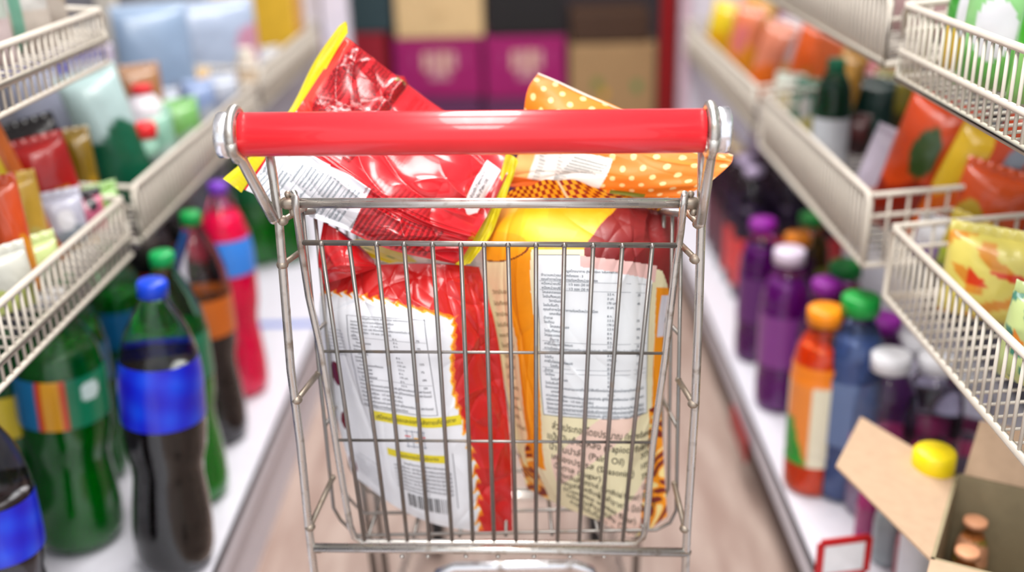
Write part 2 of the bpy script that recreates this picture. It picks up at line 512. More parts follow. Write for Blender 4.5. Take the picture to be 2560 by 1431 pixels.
TH = ['ข้อมูลโภชนาการ (Nutrition Information)', 'หนึ่งหน่วยบริโภค : 1/3 ซอง (30 กรัม)', 'จำนวนหน่วยบริโภคต่อซอง : 3', 'คุณค่าทางโภชนาการต่อหนึ่งหน่วยบริโภค', 'พลังงานทั้งหมด 160 กิโลแคลอรี (พลังงานจากไขมัน 80)',
      'ไขมันทั้งหมด', 'ไขมันอิ่มตัว', 'โคเลสเตอรอล', 'โปรตีน', 'คาร์โบไฮเดรตทั้งหมด', 'ใยอาหาร', 'น้ำตาล', 'โซเดียม', 'วิตามินเอ', 'แคลเซียม', 'เหล็ก',
      'ร้อยละของปริมาณที่แนะนำต่อวัน', 'ร้อยละของปริมาณสารอาหารที่แนะนำให้บริโภคต่อวันสำหรับคนไทยอายุตั้งแต่ 6 ปีขึ้นไป', 'ความต้องการพลังงานของแต่ละบุคคลแตกต่างกัน ผู้ที่ต้องการพลังงานวันละ 2,000 กิโลแคลอรี',
      '8 ก.', '3.5 ก.', '0 มก.', '170 มก.', '12%', '18%', '0%', '7%', '4%', '2%',
      'บริโภคแต่น้อยและออกกำลังกายเพื่อสุขภาพ', 'ส่วนประกอบโดยประมาณ', 'ส่วนประกอบโดยประมาณ (Ingredients)', 'แป้งมันสำปะหลัง (Tapioca flour)', 'น้ำมันปาล์ม (Palm Oil)', 'เครื่องปรุงรส (Seasoning)', 'น้ำตาล (Sugar)',
      'แต่งกลิ่นสังเคราะห์ (Artificial flavour) (flour)', 'ข้อมูลสำหรับผู้แพ้อาหาร มีแป้งสาลี', '(Contains wheat flour)', 'ควรเก็บในที่แห้งและเย็น ไม่ให้ถูกแสงแดด', '55%', '30%', '10%', '3%', '1%',
      'มันฝรั่ง', 'น้ำมันพืช', 'ผงปรุงรส']
LONG = 'ร้อยละของปริมาณสารอาหารที่แนะนำให้บริโภคต่อวันสำหรับคนไทยอายุตั้งแต่ 6 ปีขึ้นไป'
LONG2 = 'ความต้องการพลังงานของแต่ละบุคคลแตกต่างกัน ผู้ที่ต้องการพลังงานวันละ 2,000 กิโลแคลอรี'
glyphs(TH)


def table(b, u0, u1, v0, v1, n, col, lines=(), rng=None, size=0.8, nums=True, skew=0.0):
    """rows of small print between v0 and v1"""
    rng = rng or random.Random(3)
    dv = (v1 - v0) / n
    small = TH[5:16]
    for i in range(n):
        v = v0 + dv * (i + .8)
        sz = dv * size
        if i in lines:
            b.quad(u0, v + dv * .12, u1, v + dv * .18, col, skew=skew)
        if i == 0: b.text(TH[0], u0 + .2 * (u1 - u0), v, sz, col, (u1 - u0) * .7, ang=skew_to(b, skew)); continue
        if i < 5 or i > n - 6 or i % 9 == 0:
            b.text(rng.choice([LONG, LONG2] + TH[1:5]), u0 + .02 * (u1 - u0), v, sz, col, (u1 - u0) * .95, ang=skew_to(b, skew))
        else:
            b.text(rng.choice(small), u0 + (.02 + .05 * (i % 3 == 1)) * (u1 - u0), v, sz, col, (u1 - u0) * .45, ang=skew_to(b, skew))
            if nums:
                b.text(rng.choice(TH[19:23]), u0 + .58 * (u1 - u0), v + skew * .58 * (u1 - u0), sz, col, .15)
                if i % 2: b.text(rng.choice(TH[23:29]), u0 + .88 * (u1 - u0), v + skew * .88 * (u1 - u0), sz, col, .12)


def skew_to(b, skew): return math.atan2(skew * b.Hh, b.W)


# ---- bag A: white and red bag with flames ---------------------------------------------------------
Y0 = 1.155
rowsA = [[(806, 702, 1.215), (905, 668, 1.20), (1020, 660, 1.20), (1130, 662, 1.20), (1198, 668, 1.22)],
         [(798, 790, 1.20), (900, 800, 1.160), (1020, 805, 1.15), (1148, 812, 1.16), (1238, 815, 1.20)],
         [(820, 930, 1.205), (925, 950, 1.155), (1045, 965, 1.142), (1162, 960, 1.155), (1260, 960, 1.205)],
         [(853, 1090, 1.20), (955, 1120, 1.155), (1070, 1140, 1.142), (1188, 1130, 1.152), (1277, 1130, 1.195)],
         [(884, 1190, 1.20), (985, 1265, 1.17), (1090, 1312, 1.16), (1207, 1330, 1.16), (1282, 1335, 1.18)]]


def colA(U, V, X, Y, rng):
    red, white, org, yel = cA(204, 30, 30), cA(238, 240, 246), cA(238, 120, 18), cA(250, 190, 40)
    vb = 0.085 + 0.16 * U
    ub = 0.735 + 0.02 * np.sin(V * 9)
    sv = (V - vb) * 0.31 * 1000; su = (ub - U) * 0.24 * 1000            # millimetres inside the white field
    tv = U * 240; tu = V * 310
    def flame(t, seed):
        p = 15.0; k = (t / p) % 1.0; i = np.floor(t / p)
        a = 0.6 + 0.4 * np.sin(i * 12.9 + seed)
        return a * np.where(k < .35, k / .35, (1 - k) / .65)
    ft = flame(tv + 3 * np.sin(sv * .5), 1.0); fu = flame(tu + 3 * np.sin(su * .5), 2.0)
    s = np.minimum(sv + 0, su + 0)
    f = np.where(sv < su, ft, fu)
    c = np.where((s > 5 - 9 * f)[..., None], org, red)
    c = np.where((s > 8.5 - 10 * f)[..., None], yel, c)
    c = np.where((s > 11 - 11 * f)[..., None], white, c)
    # dark red pictures on the left flank
    for (cu, cv, r1, r2) in ((0.05, 0.50, .03, .05), (0.045, 0.68, .022, .035), (0.03, 0.90, .02, .05)):
        e = ((U - cu) / r1) ** 2 + ((V - cv) / r2) ** 2
        c = np.where((e < 1)[..., None], cA(110, 20, 40), c)
    return c


def hA(U, V, rng):
    top = np.exp(-(V / .16) ** 2)
    h = creases(U, V, rng, 30, 0.005, 0.018, (.06, .22), (0.1, 1, 0, .2)) * 1.0
    h += creases(U, V, rng, 46, 0.0046, 0.016, (.05, .2), (.78, 1, .05, 1))
    h += creases(U, V, rng, 16, 0.0018, 0.02, (.1, .4), (0, 1, 0, 1), (1.4, .3))
    h += soft(U, V, rng, 0.004) - 0.006 * np.exp(-(((U - .55) / .05) ** 2)) * top
    e = np.minimum(np.minimum(U, 1 - U), np.minimum(V, 1 - V))
    return h * np.clip(e / .03, 0, 1)


A = Bag(rowsA, 250, 330, colA, 0.10, hA, cA(225, 225, 228), 3)
ink = (58, 62, 74)
rr = random.Random(5)
for k in range(2):
    A.quad(.17, .232 if k == 0 else .60, .58, .2335 if k == 0 else .6015, ink, skew=.02)
A.quad(.17, .232, .173, .60, ink, 2, 24); A.quad(.578, .236, .581, .61, ink, 2, 24)
table(A, .185, .575, .235, .60, 24, ink, (5, 16), rr, .72, skew=.02)
A.quad(.215, .613, .70, .648, (232, 214, 40), 14, 3, 0.0004, skew=.01)
A.text(TH[29], .25, .640, .020, (70, 66, 40), .42)
for k in range(4):
    A.quad(.40 + .03 * k, .665, .403 + .03 * k, .728, (120, 130, 150), 2, 6)
for k in range(3):
    A.quad(.39, .668 + .027 * k, .50, .670 + .027 * k, (120, 130, 150), 6, 2)
A.quad(.39, .685, .42, .689, (220, 60, 60), 4, 2); A.quad(.47, .685, .50, .689, (220, 60, 60), 4, 2)
A.quad(.437, .69, .462, .706, (240, 180, 40), 4, 3, .0007)
A.quad(.28, .745, .60, .772, (232, 214, 40), 10, 3, 0.0004, skew=.02)
A.text(TH[30], .33, .768, .017, (60, 50, 60), .24)
A.quad(.625, .745, .628, .93, ink, 2, 14)
table(A, .30, .62, .782, .895, 8, ink, (), rr, .8, nums=False, skew=.04)
u = .36
while u < .585:
    wd = rr.choice((.003, .003, .006, .009)); A.quad(u, .905, u + wd, .955, (30, 32, 40), 2, 6); u += wd + rr.choice((.003, .005, .008))
table(A, .04, .14, .30, .42, 8, (120, 124, 134), (), rr, .7, nums=False)
table(A, .06, .22, .80, .92, 9, (130, 134, 144), (), rr, .6, nums=False, skew=.25)
orgA = at(1050, 1330, 1.2)
bagA = thing('snack_bag', 'white snack bag with a red flame border in the left half of the cart', 'snack bag', orgA, 'bags in the shopping cart')
A.build('bag_body', FOIL, bagA, orgA)
RED1 = lambda U, V, X, Y, rng: np.broadcast_to(cA(205, 28, 34), U.shape + (3,)).copy()
rowsEar = [[(808, 556, 1.20), (842, 575, 1.19), (886, 612, 1.19), (934, 652, 1.20)],
           [(796, 640, 1.19), (840, 640, 1.175), (890, 655, 1.175), (938, 664, 1.19)],
           [(800, 712, 1.195), (840, 702, 1.18), (890, 686, 1.18), (940, 672, 1.195)]]
Bag(rowsEar, 50, 60, RED1, 0.03, lambda U, V, r: creases(U, V, r, 10, .004, .05, (.2, .5)), cA(200, 28, 34), 4).build('corner_fold', FOIL_RED, bagA, orgA)

# ---- bag B: yellow, burgundy and cream bag --------------------------------------------------------
rowsB = [[(1238, 508, 1.275), (1340, 500, 1.265), (1460, 500, 1.262), (1590, 508, 1.265), (1698, 530, 1.28)],
         [(1213, 612, 1.225), (1320, 612, 1.175), (1450, 612, 1.165), (1580, 615, 1.175), (1690, 625, 1.225)],
         [(1228, 790, 1.215), (1330, 790, 1.160), (1455, 795, 1.147), (1570, 795, 1.16), (1664, 790, 1.21)],
         [(1262, 960, 1.21), (1340, 975, 1.160), (1455, 985, 1.145), (1570, 985, 1.155), (1652, 960, 1.20)],
         [(1290, 1110, 1.21), (1360, 1150, 1.165), (1460, 1165, 1.148), (1570, 1170, 1.152), (1658, 1130, 1.19)],
         [(1318, 1222, 1.22), (1400, 1264, 1.185), (1490, 1300, 1.17), (1585, 1342, 1.16), (1668, 1292, 1.18)]]


def colB(U, V, X, Y, rng):
    cream, yel, org, burg, pink, wht, peach = cA(240, 230, 190), cA(244, 172, 14), cA(246, 152, 6), cA(128, 26, 28), cA(240, 196, 190), cA(240, 244, 248), cA(242, 222, 176)
    c = np.broadcast_to(cream, U.shape + (3,)).copy()
    def put(mask, col):
        c[mask] = col
    wob = .012 * np.sin(V * 14)
    put((V > .66) & (np.sin(U * 9 + V * 21) > .45) & (U > .3), cA(244, 212, 196))
    put(U < .135, peach)
    s = (U > .135 + wob) & (U < .265 + wob - .02 * np.clip((V - .7) * 4, 0, 1)) & (V < .84)
    put(s, org)
    put((U > .16 + wob) & (U < .175 + wob) & (V < .84) & (V > .2), cA(232, 140, 10))
    put((U > .92 - .02 * np.sin(V * 9)) & (V > .32) & (V < .72), org)
    flame = np.sin(U * 60 + 8 * np.sin(V * 31)) + np.sin(V * 70 + U * 20)
    dec = ((V > .82 + .05 * np.sin(U * 40)) & (U < .17)) | ((V > .66) & (U > .9 - .12 * np.clip((V - .8) / .2, 0, 1)))
    put(dec, org); put(dec & (flame > .5), cA(128, 34, 14)); put(dec & (flame < -1.0), cA(250, 226, 150))
    # top field
    topy = V < .215 + .0 * U
    put(topy, yel); put(topy & (U > .2) & (U < .33) & (V < .215), cA(248, 184, 16))
    e = ((U - .06) / .2) ** 2 + ((V - .2) / .055) ** 2
    put((e < 1) & (V > .19), cA(120, 50, 20)); put((e < .86), cA(250, 160, 20))
    bl = .68 - .75 * V ** 1.0
    bb = (U > np.maximum(bl, .5)) & (V < .245 + .06 * (U - .5)) & ~((V > .2) & (U < .52))
    put(bb, burg)
    side = (U > .9) & (V < .33 - .9 * (1 - U)) & (V > .2); put(side, burg)
    put((U > .955) & (V > .34) & (V < .46), cA(226, 224, 236))
    ptop = .235 + .06 * (U - .5)
    put((U > .47) & (U < .9) & (V > ptop) & (V < .305), pink)
    put((U > .285) & (U < .885) & (V > .262 + .085 * np.clip(U - .45, 0, 1)) & (V < .665), wht)
    put((U > .285) & (U < .50) & (V > .232) & (V < .3), wht)
    return c


def hB(U, V, rng):
    h = creases(U, V, rng, 26, 0.004, 0.02, (.06, .25), (0.5, 1, 0, .28))
    h += creases(U, V, rng, 14, 0.002, 0.018, (.08, .3), (0, 1, .5, 1))
    h += creases(U, V, rng, 12, 0.0022, 0.012, (.1, .4), (0, .2, .2, 1), (1.57, .15))
    h += soft(U, V, rng, 0.004)
    h += -0.010 * np.exp(-((U - .86 - .3 * (V - .1)) / .03) ** 2) * np.exp(-((V - .1) / .07) ** 2)
    e = np.minimum(np.minimum(U, 1 - U), np.minimum(V, 1 - V))
    return h * np.clip(e / .03, 0, 1)


B = Bag(rowsB, 250, 360, colB, 0.09, hB, cA(235, 190, 60), 8)
inkB = (44, 66, 84)
B.quad(.285, .232, .50, .2335, inkB); B.quad(.285, .235, .288, .665, inkB, 2, 24); B.quad(.285, .664, .885, .6655, inkB); B.quad(.882, .31, .885, .664, inkB, 2, 24)
rb = random.Random(9)
table(B, .30, .875, .272, .66, 34, inkB, (2, 4, 16, 18, 22, 23, 32), rb, .80, skew=.012)
dk = (62, 56, 40)
for i, (t, pc) in enumerate([(TH[31], ''), (TH[32], '55%'), (TH[33], '30%'), (TH[34], '10%'), (TH[35], '3%'), (TH[36], '1%'), (TH[37], ''), (TH[38], ''), (TH[32], ''), (TH[39], '')]):
    v = .70 + .0295 * i
    B.text(t, (.33 if i in (0,) else .29) + .006 * i, v, .026, dk, .60, ang=.10 + .02 * i)
    if pc: B.text(pc, .84, v + .03, .022, dk, .08)
for i in range(14):
    B.text(rb.choice(TH[5:16]), .03 + .012 * (i / 14), .34 + .03 * i, .015, (130, 110, 70), .085)
orgB = at(1490, 1340, 1.2)
bagB = thing('snack_bag', 'yellow and burgundy snack bag with a nutrition table in the right half of the cart', 'snack bag', orgB, 'bags in the shopping cart')
B.build('bag_body', FILM, bagB, orgB)


def checker(U, V, X, Y, rng):
    q = (np.floor(U * 38) + np.floor(V * 4.5)) % 2
    c = np.where(q[..., None] > 0, cA(250, 180, 40), cA(150, 24, 20))
    c[(np.abs(U - .47) < .01)] = cA(240, 220, 190)
    return c


rowsSeal = [[(1250, 482, 1.246), (1300, 470, 1.244), (1350, 455, 1.242), (1405, 449, 1.242), (1480, 464, 1.242), (1580, 494, 1.246), (1640, 520, 1.25)],
            [(1238, 512, 1.258), (1310, 508, 1.252), (1370, 506, 1.25), (1440, 506, 1.25), (1520, 508, 1.25), (1600, 513, 1.255), (1660, 526, 1.26)]]
Bag(rowsSeal, 330, 50, checker, 0.002, lambda U, V, r: .003 * np.sin(U * 30), cA(200, 120, 30), 4).build('top_seal', FILM, bagB, orgB)

# ---- bag C: glossy red bag lying diagonally on top -------------------------------------------------
rowsC = [[(864, 92, 1.345), (980, 182, 1.34), (1085, 262, 1.335), (1195, 335, 1.31), (1284, 402, 1.27)],
         [(800, 186, 1.315), (912, 272, 1.28), (1025, 342, 1.265), (1140, 408, 1.245), (1252, 470, 1.245)],
         [(738, 282, 1.275), (848, 362, 1.23), (960, 428, 1.215), (1090, 490, 1.205), (1217, 540, 1.225)],
         [(673, 380, 1.235), (783, 438, 1.19), (900, 500, 1.18), (1030, 560, 1.18), (1182, 602, 1.20)],
         [(610, 474, 1.225), (720, 522, 1.19), (850, 570, 1.18), (980, 626, 1.18), (1146, 662, 1.195)]]


def colC(U, V, X, Y, rng):
    red, wht = cA(206, 30, 40), cA(236, 238, 244)
    c = np.broadcast_to(red, U.shape + (3,)).copy()
    c[(V > .64 + .03 * U) & (U < .515 + .12 * (V - .7)) & (U > .01)] = wht
    c[(U < .045) & (V < .62)] = cA(226, 60, 50)
    e = (U > .87) & (U < .96) & (V > .12) & (V < .52 + .02 * np.sin(U * 90))
    c[e] = cA(236, 232, 236)
    c[(U > .965) & (V < .5)] = cA(170, 20, 20)
    c[(V < .035) & (U > .28) & (U < .33)] = cA(170, 190, 90)
    return c


def hC(U, V, rng):
    h = creases(U, V, rng, 26, 0.008, 0.028, (.08, .3), (0, .4, 0, .5))
    h += creases(U, V, rng, 26, 0.006, 0.025, (.06, .22), (.65, 1, .1, 1))
    h += creases(U, V, rng, 12, 0.005, 0.02, (.15, .5), (0, 1, .3, 1), (0.1, .3))
    h += soft(U, V, rng, 0.006)
    sv = .60 + .13 * U
    h += 0.006 * np.exp(-((V - sv) / .012) ** 2) * (U > .2)
    for k in (-.035, .035): h += 0.002 * np.exp(-((V - sv - k) / .006) ** 2)
    h += 0.010 * np.exp(-((U - .31) / .025) ** 2) * np.exp(-(V / .25) ** 2)
    e = np.minimum(np.minimum(U, 1 - U), np.minimum(V, 1 - V))
    return h * np.clip(e / .03, 0, 1)


Cc = Bag(rowsC, 330, 260, colC, 0.10, hC, cA(190, 30, 36), 12)
rc = random.Random(4)
dkred = (64, 5, 12)
for i in range(16):                                        # rows of dark print running across the bag
    uu = .05 + .0185 * i
    if i % 6 == 5: continue
    Cc.text(rc.choice([LONG, LONG2]), uu + .016, .56, .031, dkred, .62, ang=-math.pi / 2)
for i in range(12):
    if i in (5,): continue
    Cc.text(rc.choice([LONG, LONG2] + TH[1:5]), .40 + .014 * i, .42 + .0 * i, .017, (160, 20, 32), .33, ang=-math.pi / 2)
for i in range(16):
    Cc.text(rc.choice([LONG, LONG2]), .545 + .022 * i, .985, .022, dkred, .21, ang=-math.pi / 2)
for i in range(14):
    Cc.text(rc.choice([LONG] + TH[1:5]), .50 + .022 * i, .70, .02, (150, 16, 28), .14, ang=-math.pi / 2)
inkC = (70, 104, 116)
for i in range(22):
    uu = .03 + .0215 * i
    if i % 5 == 3:
        Cc.quad(uu - .002, .68, uu - .0005, .985, inkC, 2, 12)
    elif i < 7:
        Cc.text(rc.choice(TH[1:5]), uu, .975, .018, inkC, .14, ang=-math.pi / 2)
    else:
        Cc.text(rc.choice(TH[5:16]), uu, .975, .020, inkC, .10, ang=-math.pi / 2)
        Cc.text(rc.choice([LONG] + TH[2:5]), uu, .85, .018, inkC, .12, ang=-math.pi / 2)
for i in range(2):
    Cc.text(TH[32 + i], .90 + .028 * i, .48, .028, (70, 60, 66), .24, ang=-math.pi / 2)
orgC = at(900, 600, 1.22)
bagC = thing('snack_bag', 'glossy red snack bag with yellow end seals lying slanted across the top of the cart', 'snack bag', orgC, 'bags in the shopping cart')
Cc.build('bag_body', FOIL_RED, bagC, orgC)


def yellow(U, V, X, Y, rng):
    c = np.broadcast_to(cA(200, 184, 4), U.shape + (3,)).copy()
    c *= (1 - .06 * (np.sin(U * 500) > .5))[..., None]
    return c


rowsYL = [[(846, 68, 1.355), (782, 160, 1.335), (720, 280, 1.30), (640, 374, 1.26), (556, 446, 1.24)],
          [(864, 54, 1.355), (806, 150, 1.335), (735, 278, 1.30), (652, 384, 1.255), (578, 462, 1.235)],
          [(870, 84, 1.346), (808, 190, 1.316), (744, 288, 1.277), (664, 394, 1.237), (604, 482, 1.226)]]
Bag(rowsYL, 120, 20, yellow, 0.002, lambda U, V, r: soft(U, V, r, .006, 5, 3), cA(230, 216, 16), 2).build('end_seal', FILM, bagC, orgC)
rowsYR = [[(1266, 380, 1.268), (1238, 478, 1.245), (1194, 572, 1.222), (1138, 664, 1.195)],
          [(1292, 398, 1.266), (1258, 482, 1.243), (1216, 580, 1.220), (1158, 664, 1.193)],
          [(1296, 406, 1.262), (1262, 500, 1.24), (1226, 590, 1.218), (1178, 658, 1.19)]]
Bag(rowsYR, 90, 20, yellow, 0.002, lambda U, V, r: soft(U, V, r, .008, 5, 4), cA(230, 216, 16), 5).build('end_seal', FILM, bagC, orgC)
rowsBand = [[(1292, 412, 1.26), (1252, 500, 1.238), (1205, 590, 1.215), (1158, 660, 1.188)],
            [(1296, 430, 1.27), (1264, 510, 1.25), (1222, 590, 1.23), (1180, 655, 1.20)]]

# ---- bag D: orange bag with pale dots --------------------------------------------------------------
rowsD = [[(1346, 182, 1.33), (1450, 228, 1.32), (1570, 284, 1.31), (1700, 336, 1.28), (1833, 388, 1.24)],
         [(1316, 236, 1.32), (1415, 288, 1.29), (1540, 338, 1.27), (1670, 384, 1.25), (1824, 412, 1.235)],
         [(1300, 370, 1.305), (1400, 400, 1.265), (1520, 430, 1.245), (1632, 452, 1.23), (1770, 458, 1.225)],
         [(1262, 466, 1.29), (1380, 478, 1.26), (1500, 482, 1.245), (1610, 494, 1.235), (1700, 498, 1.225)]]


def colD(U, V, X, Y, rng):
    org, dot, wht = cA(240, 122, 2), cA(250, 206, 140), cA(232, 232, 226)
    c = np.broadcast_to(org, U.shape + (3,)).copy()
    a = math.radians(30); p = 0.0195
    x = (X * math.cos(a) + Y * math.sin(a)) / p; y = (-X * math.sin(a) + Y * math.cos(a)) / p
    d = np.hypot((x % 1) - .5, (y % 1) - .5)
    c[d < .205] = dot
    pan = (U > .10) & (U < .50 - .06 * (V - .7)) & (V > .60 - .12 * U)
    c[pan] = wht
    c[(V > .56) & (U <= .10)] = cA(242, 180, 110)
    c[(V > .9) & (U < .38)] = cA(206, 92, 24)
    c[(V > .93) & (U > .55) & (U < .75)] = cA(120, 120, 20)
    return c


def hD(U, V, rng):
    h = creases(U, V, rng, 14, .003, .02, (.05, .2)) + soft(U, V, rng, .005)
    e = np.minimum(np.minimum(U, 1 - U), np.minimum(V, 1 - V))
    return h * np.clip(e / .03, 0, 1)


D = Bag(rowsD, 330, 200, colD, 0.07, hD, cA(240, 150, 30), 6)
D.quad(0.0, .003, 1.0, .022, (226, 214, 204), 60, 2, .0008)
inkD = (66, 92, 96)
rd = random.Random(2)
for i in range(9):
    D.text(rd.choice([LONG] + TH[1:5]), .32 - .01 * i, .62 + .030 * i, .024, inkD, .17 if i < 5 else .05)
for i in range(10):
    D.text(rd.choice(TH[5:16]), .13, .62 + .032 * i, .022, inkD, .08); D.text(rd.choice(TH[19:23]), .24, .62 + .032 * i, .02, inkD, .04)
orgD = at(1500, 490, 1.25)
bagD = thing('snack_bag', 'orange snack bag with pale polka dots lying at the top right of the cart', 'snack bag', orgD, 'bags in the shopping cart')
D.build('bag_body', FILM, bagD, orgD)

# ---- small packet peeking out under the red bag -----------------------------------------------------
rowsE = [[(862, 600, 1.25), (920, 616, 1.245), (990, 640, 1.245), (1050, 662, 1.25)],
         [(872, 612, 1.225), (925, 628, 1.22), (985, 650, 1.22), (1050, 668, 1.225)],
         [(900, 636, 1.215), (940, 648, 1.21), (985, 662, 1.21), (1040, 672, 1.215)]]
orgE = at(950, 660, 1.23)
bagE = thing('snack_packet', 'yellow edge of a packet wedged under the slanted red bag', 'packet', orgE, 'bags in the shopping cart')
Bag(rowsE, 60, 24, lambda U, V, X, Y, r: mix(cA(236, 214, 16), cA(120, 150, 30), (np.sin(U * 20 + V * 5) > .4) * (V < .4) * 1.0), 0.03, None, cA(220, 200, 20), 2).build('packet_body', FILM, bagE, orgE)


# ------------------------------------------------------------------ shopping cart
YU, YG, YH = 1.09, 1.12, 1.062
cart = thing('shopping_cart', 'small wire shopping cart with a red handle bar in the middle of the aisle', 'shopping cart', (-0.05, 1.35, 0))
CO = np.array([-0.05, 1.35, 0])


def cp(m, name, mt):
    return m.build(name, mt, cart, CO)


REDP = mat((226, 34, 44), 0.28, coat=0.4, var=0.07, scale=14)
hl, hr = at(603, 337, YH), at(1760, 327, YH)
hd = (hr - hl) / np.linalg.norm(hr - hl)
RH = 0.0226
cp(MB().tube([hl, hl + hd * .001, hr - hd * .001, hr], [RH - .001, RH, RH, RH - .001], 40), 'handle_grip', REDP)
for e, sg, px0, px1 in ((hl, -1, 545, 578), (hr, 1, 1788, 1822)):
    a = at(px0, 338 if sg < 0 else 325, YH); b = at(px1, 338 if sg < 0 else 325, YH)
    m = MB(); ax = (b - a) / np.linalg.norm(b - a); Ln = np.linalg.norm(b - a); r = .0238
    m.lathe([(r - .004, 0), (r - .001, .0008), (r, .002), (r, Ln - .002), (r - .001, Ln - .0006), (r - .004, Ln)], 32, a, ax)
    cp(m, 'end_cap', CAPM)
# handle brackets: a rod that loops round the bar and runs down to the upright
for cx_, cy_, p1, p2 in ((591, 336, (604, 392), (684, 548)), (1775, 326, (1777, 378), (1752, 556))):
    c0 = at(cx_, cy_, YH); m = MB(); rod = .0052
    R = RH + .003
    pts = []
    for k in range(13):
        an = math.radians(-150 + 300 * k / 12) + math.pi / 2
        pts.append(c0 + np.array([0, 0, 1]) * R * math.sin(an) + np.array([0, 1.0, 0]) * (-R * math.cos(an)))
    ring = [c0 + np.array([0, math.sin(t) * R, math.cos(t) * R]) for t in np.linspace(0, 2 * math.pi, 28)[:-1]]
    m.tube(ring, rod, 10, closed=True)
    start = c0 + np.array([0, -0.3 * R, -.95 * R])
    e1 = at(p1[0], p1[1] + 8, YH - .004); e2 = at(p2[0], p2[1], YU - .010)
    m.tube([c0 + np.array([0, -R, -.1 * R]), c0 + np.array([0, -.9 * R, -.5 * R]), e1, e1 * .5 + e2 * .5, e2], rod * 1.15, 12)
    m.ball(e2, rod * 1.15)
    cp(m, 'handle_bracket', CHROME)
upL = [at(x, y, YU) for x, y in ((668, 350), (684, 450), (698, 560), (727, 925), (751, 1108), (772, 1321), (786, 1431))]
upR = [at(x, y, YU) for x, y in ((1756, 345), (1755, 450), (1753, 560), (1746, 800), (1738, 1010), (1718, 1320), (1713, 1431))]
RU = .0047
for pts in (upL, upR):
    d = pts[-1] - pts[-3]; d = d / abs(d[2])
    low = pts[-1] + d * (pts[-1][2] - .14)
    low[1] = YU
    f1 = low + np.array([0, .03, -.03]); f2 = np.array([low[0] * .75, 1.78, .11])
    m = MB().tube(pts + [pts[-1] * .5 + low * .5, low, f1, f2], RU * 1.08, 12)
    cp(m, 'upright', CHROME)
cp(MB().tube([at(716, 508, YU), at(1730, 508, YU)], .0056, 14), 'crossbar', CHROME)
lowb = MB().tube([at(786, 1370, YU), at(1720, 1382, YU)], .0058, 14)
for x in (1005, 1070, 1165, 1245, 1335, 1425, 1510): lowb.ball(at(x, 1392, YU), .003)
cp(lowb, 'lower_bar', CHROME)

# rear gate of the basket
g = MB()
tops = [803, 873, 941, 1010, 1081, 1152, 1210, 1270, 1340, 1411, 1483, 1556, 1631]
bots = [911, 972, 1018, 1073, 1130, 1182, 1235, 1290, 1340, 1394, 1448, 1501, 1557]
ytop = lambda x: 608 + (x - 755) * 6 / 940
g.tube([at(752, 607, YG), at(1694, 614, YG)], .0033, 10)
for a, b in zip(tops, bots):
    p = at(a, ytop(a) + 2, YG - .003); q = at(b, 1352, YG - .003)
    g.tube([p, q], .0026, 8); g.ball(p, .0033)
g.tube([at(798, 879, YG), at(1655, 884, YG)], .0019, 8)
g.tube([at(833, 1101, YG), at(1640, 1107, YG)], .0019, 8)
cp(g, 'rear_gate', WIRE)
fr = MB()
loopL = [(738, 500, YU + .006), (734, 484, YU - .002), (737, 492, YU - .008), (740, 520, YU - .007), (750, 600, YG), (772, 742, YG), (802, 876, YG), (835, 1077, YG), (860, 1230, YG), (876, 1316, YG), (887, 1344, YG), (905, 1356, YG)]
loopR = [(1708, 502, YU + .006), (1712, 486, YU - .002), (1711, 494, YU - .008), (1708, 520, YU - .007), (1702, 580, YG), (1690, 660, YG), (1662, 901, YG), (1630, 1126, YG), (1615, 1320, YG), (1607, 1344, YG), (1590, 1360, YG)]
pl = [at(*p) for p in loopL]; pr = [at(*p) for p in loopR]
fr.tube(pl + pr[::-1], .0042, 10)
cp(fr, 'gate_frame', CHROME)

# basket of U shaped hoops that gets narrower towards the front
TL, BL, BR, TR = at(757, 530, 1.145), at(838, 1312, 1.145), at(1690, 1318, 1.145), at(1704, 535, 1.145)
xc = (TL[0] + TR[0]) / 2
YF = 1.58


def hoop(Y):
    k = 1 - .34 * (Y - 1.145)
    S = lambda p: np.array([xc + (p[0] - xc) * k, Y, p[2] + .02 * (Y - 1.145)])
    a, b, c, d = S(TL), S(BL), S(BR), S(TR)
    a[2] -= .32 * (Y - 1.145); d[2] -= .32 * (Y - 1.145)
    zf = min(b[2], c[2]) - .004
    r = .025
    ub = (a - b) / np.linalg.norm(a - b); uc = (d - c) / np.linalg.norm(d - c)
    return [a, b + ub * r, b + ub * r * .3 + np.array([r * .3, 0, -.001]), np.array([b[0] + r, Y, zf]), np.array([c[0] - r, Y, zf]), c + uc * r * .3 + np.array([-r * .3, 0, -.001]), c + uc * r, d]


bk = MB()
Ys = np.arange(1.145, YF, .048)
for Y in Ys: bk.tube(hoop(Y), .0023, 8)
cp(bk, 'basket_hoops', WIRE)
H0, H1 = hoop(1.1445), hoop(YF)
for i, j in ((0, 1), (7, 6)):
    cp(MB().tube([H0[i], H1[i]], .004, 10), 'top_rail', WIRE)
    for t_ in (.38, .7):
        cp(MB().tube([H0[i] * (1 - t_) + H0[j] * t_, H1[i] * (1 - t_) + H1[j] * t_], .0024, 8), 'side_rail', WIRE)
bf = MB()
for k in np.linspace(0.04, .96, 7):
    bf.tube([(H0[3] * (1 - k) + H0[4] * k) - np.array([0, 0, .004]), (H1[3] * (1 - k) + H1[4] * k) - np.array([0, 0, .004])], .0024, 8)
cp(bf, 'basket_floor', WIRE)
fp = MB().tube(hoop(YF), .004, 10).tube([H1[0], H1[7]], .004, 10)
for k in np.linspace(.08, .92, 10): fp.tube([H1[0] * (1 - k) + H1[7] * k, H1[3] * (1 - k) + H1[4] * k], .0024, 8)
for t_ in (.38, .7): fp.tube([H1[0] * (1 - t_) + H1[1] * t_, H1[7] * (1 - t_) + H1[6] * t_], .0024, 8)
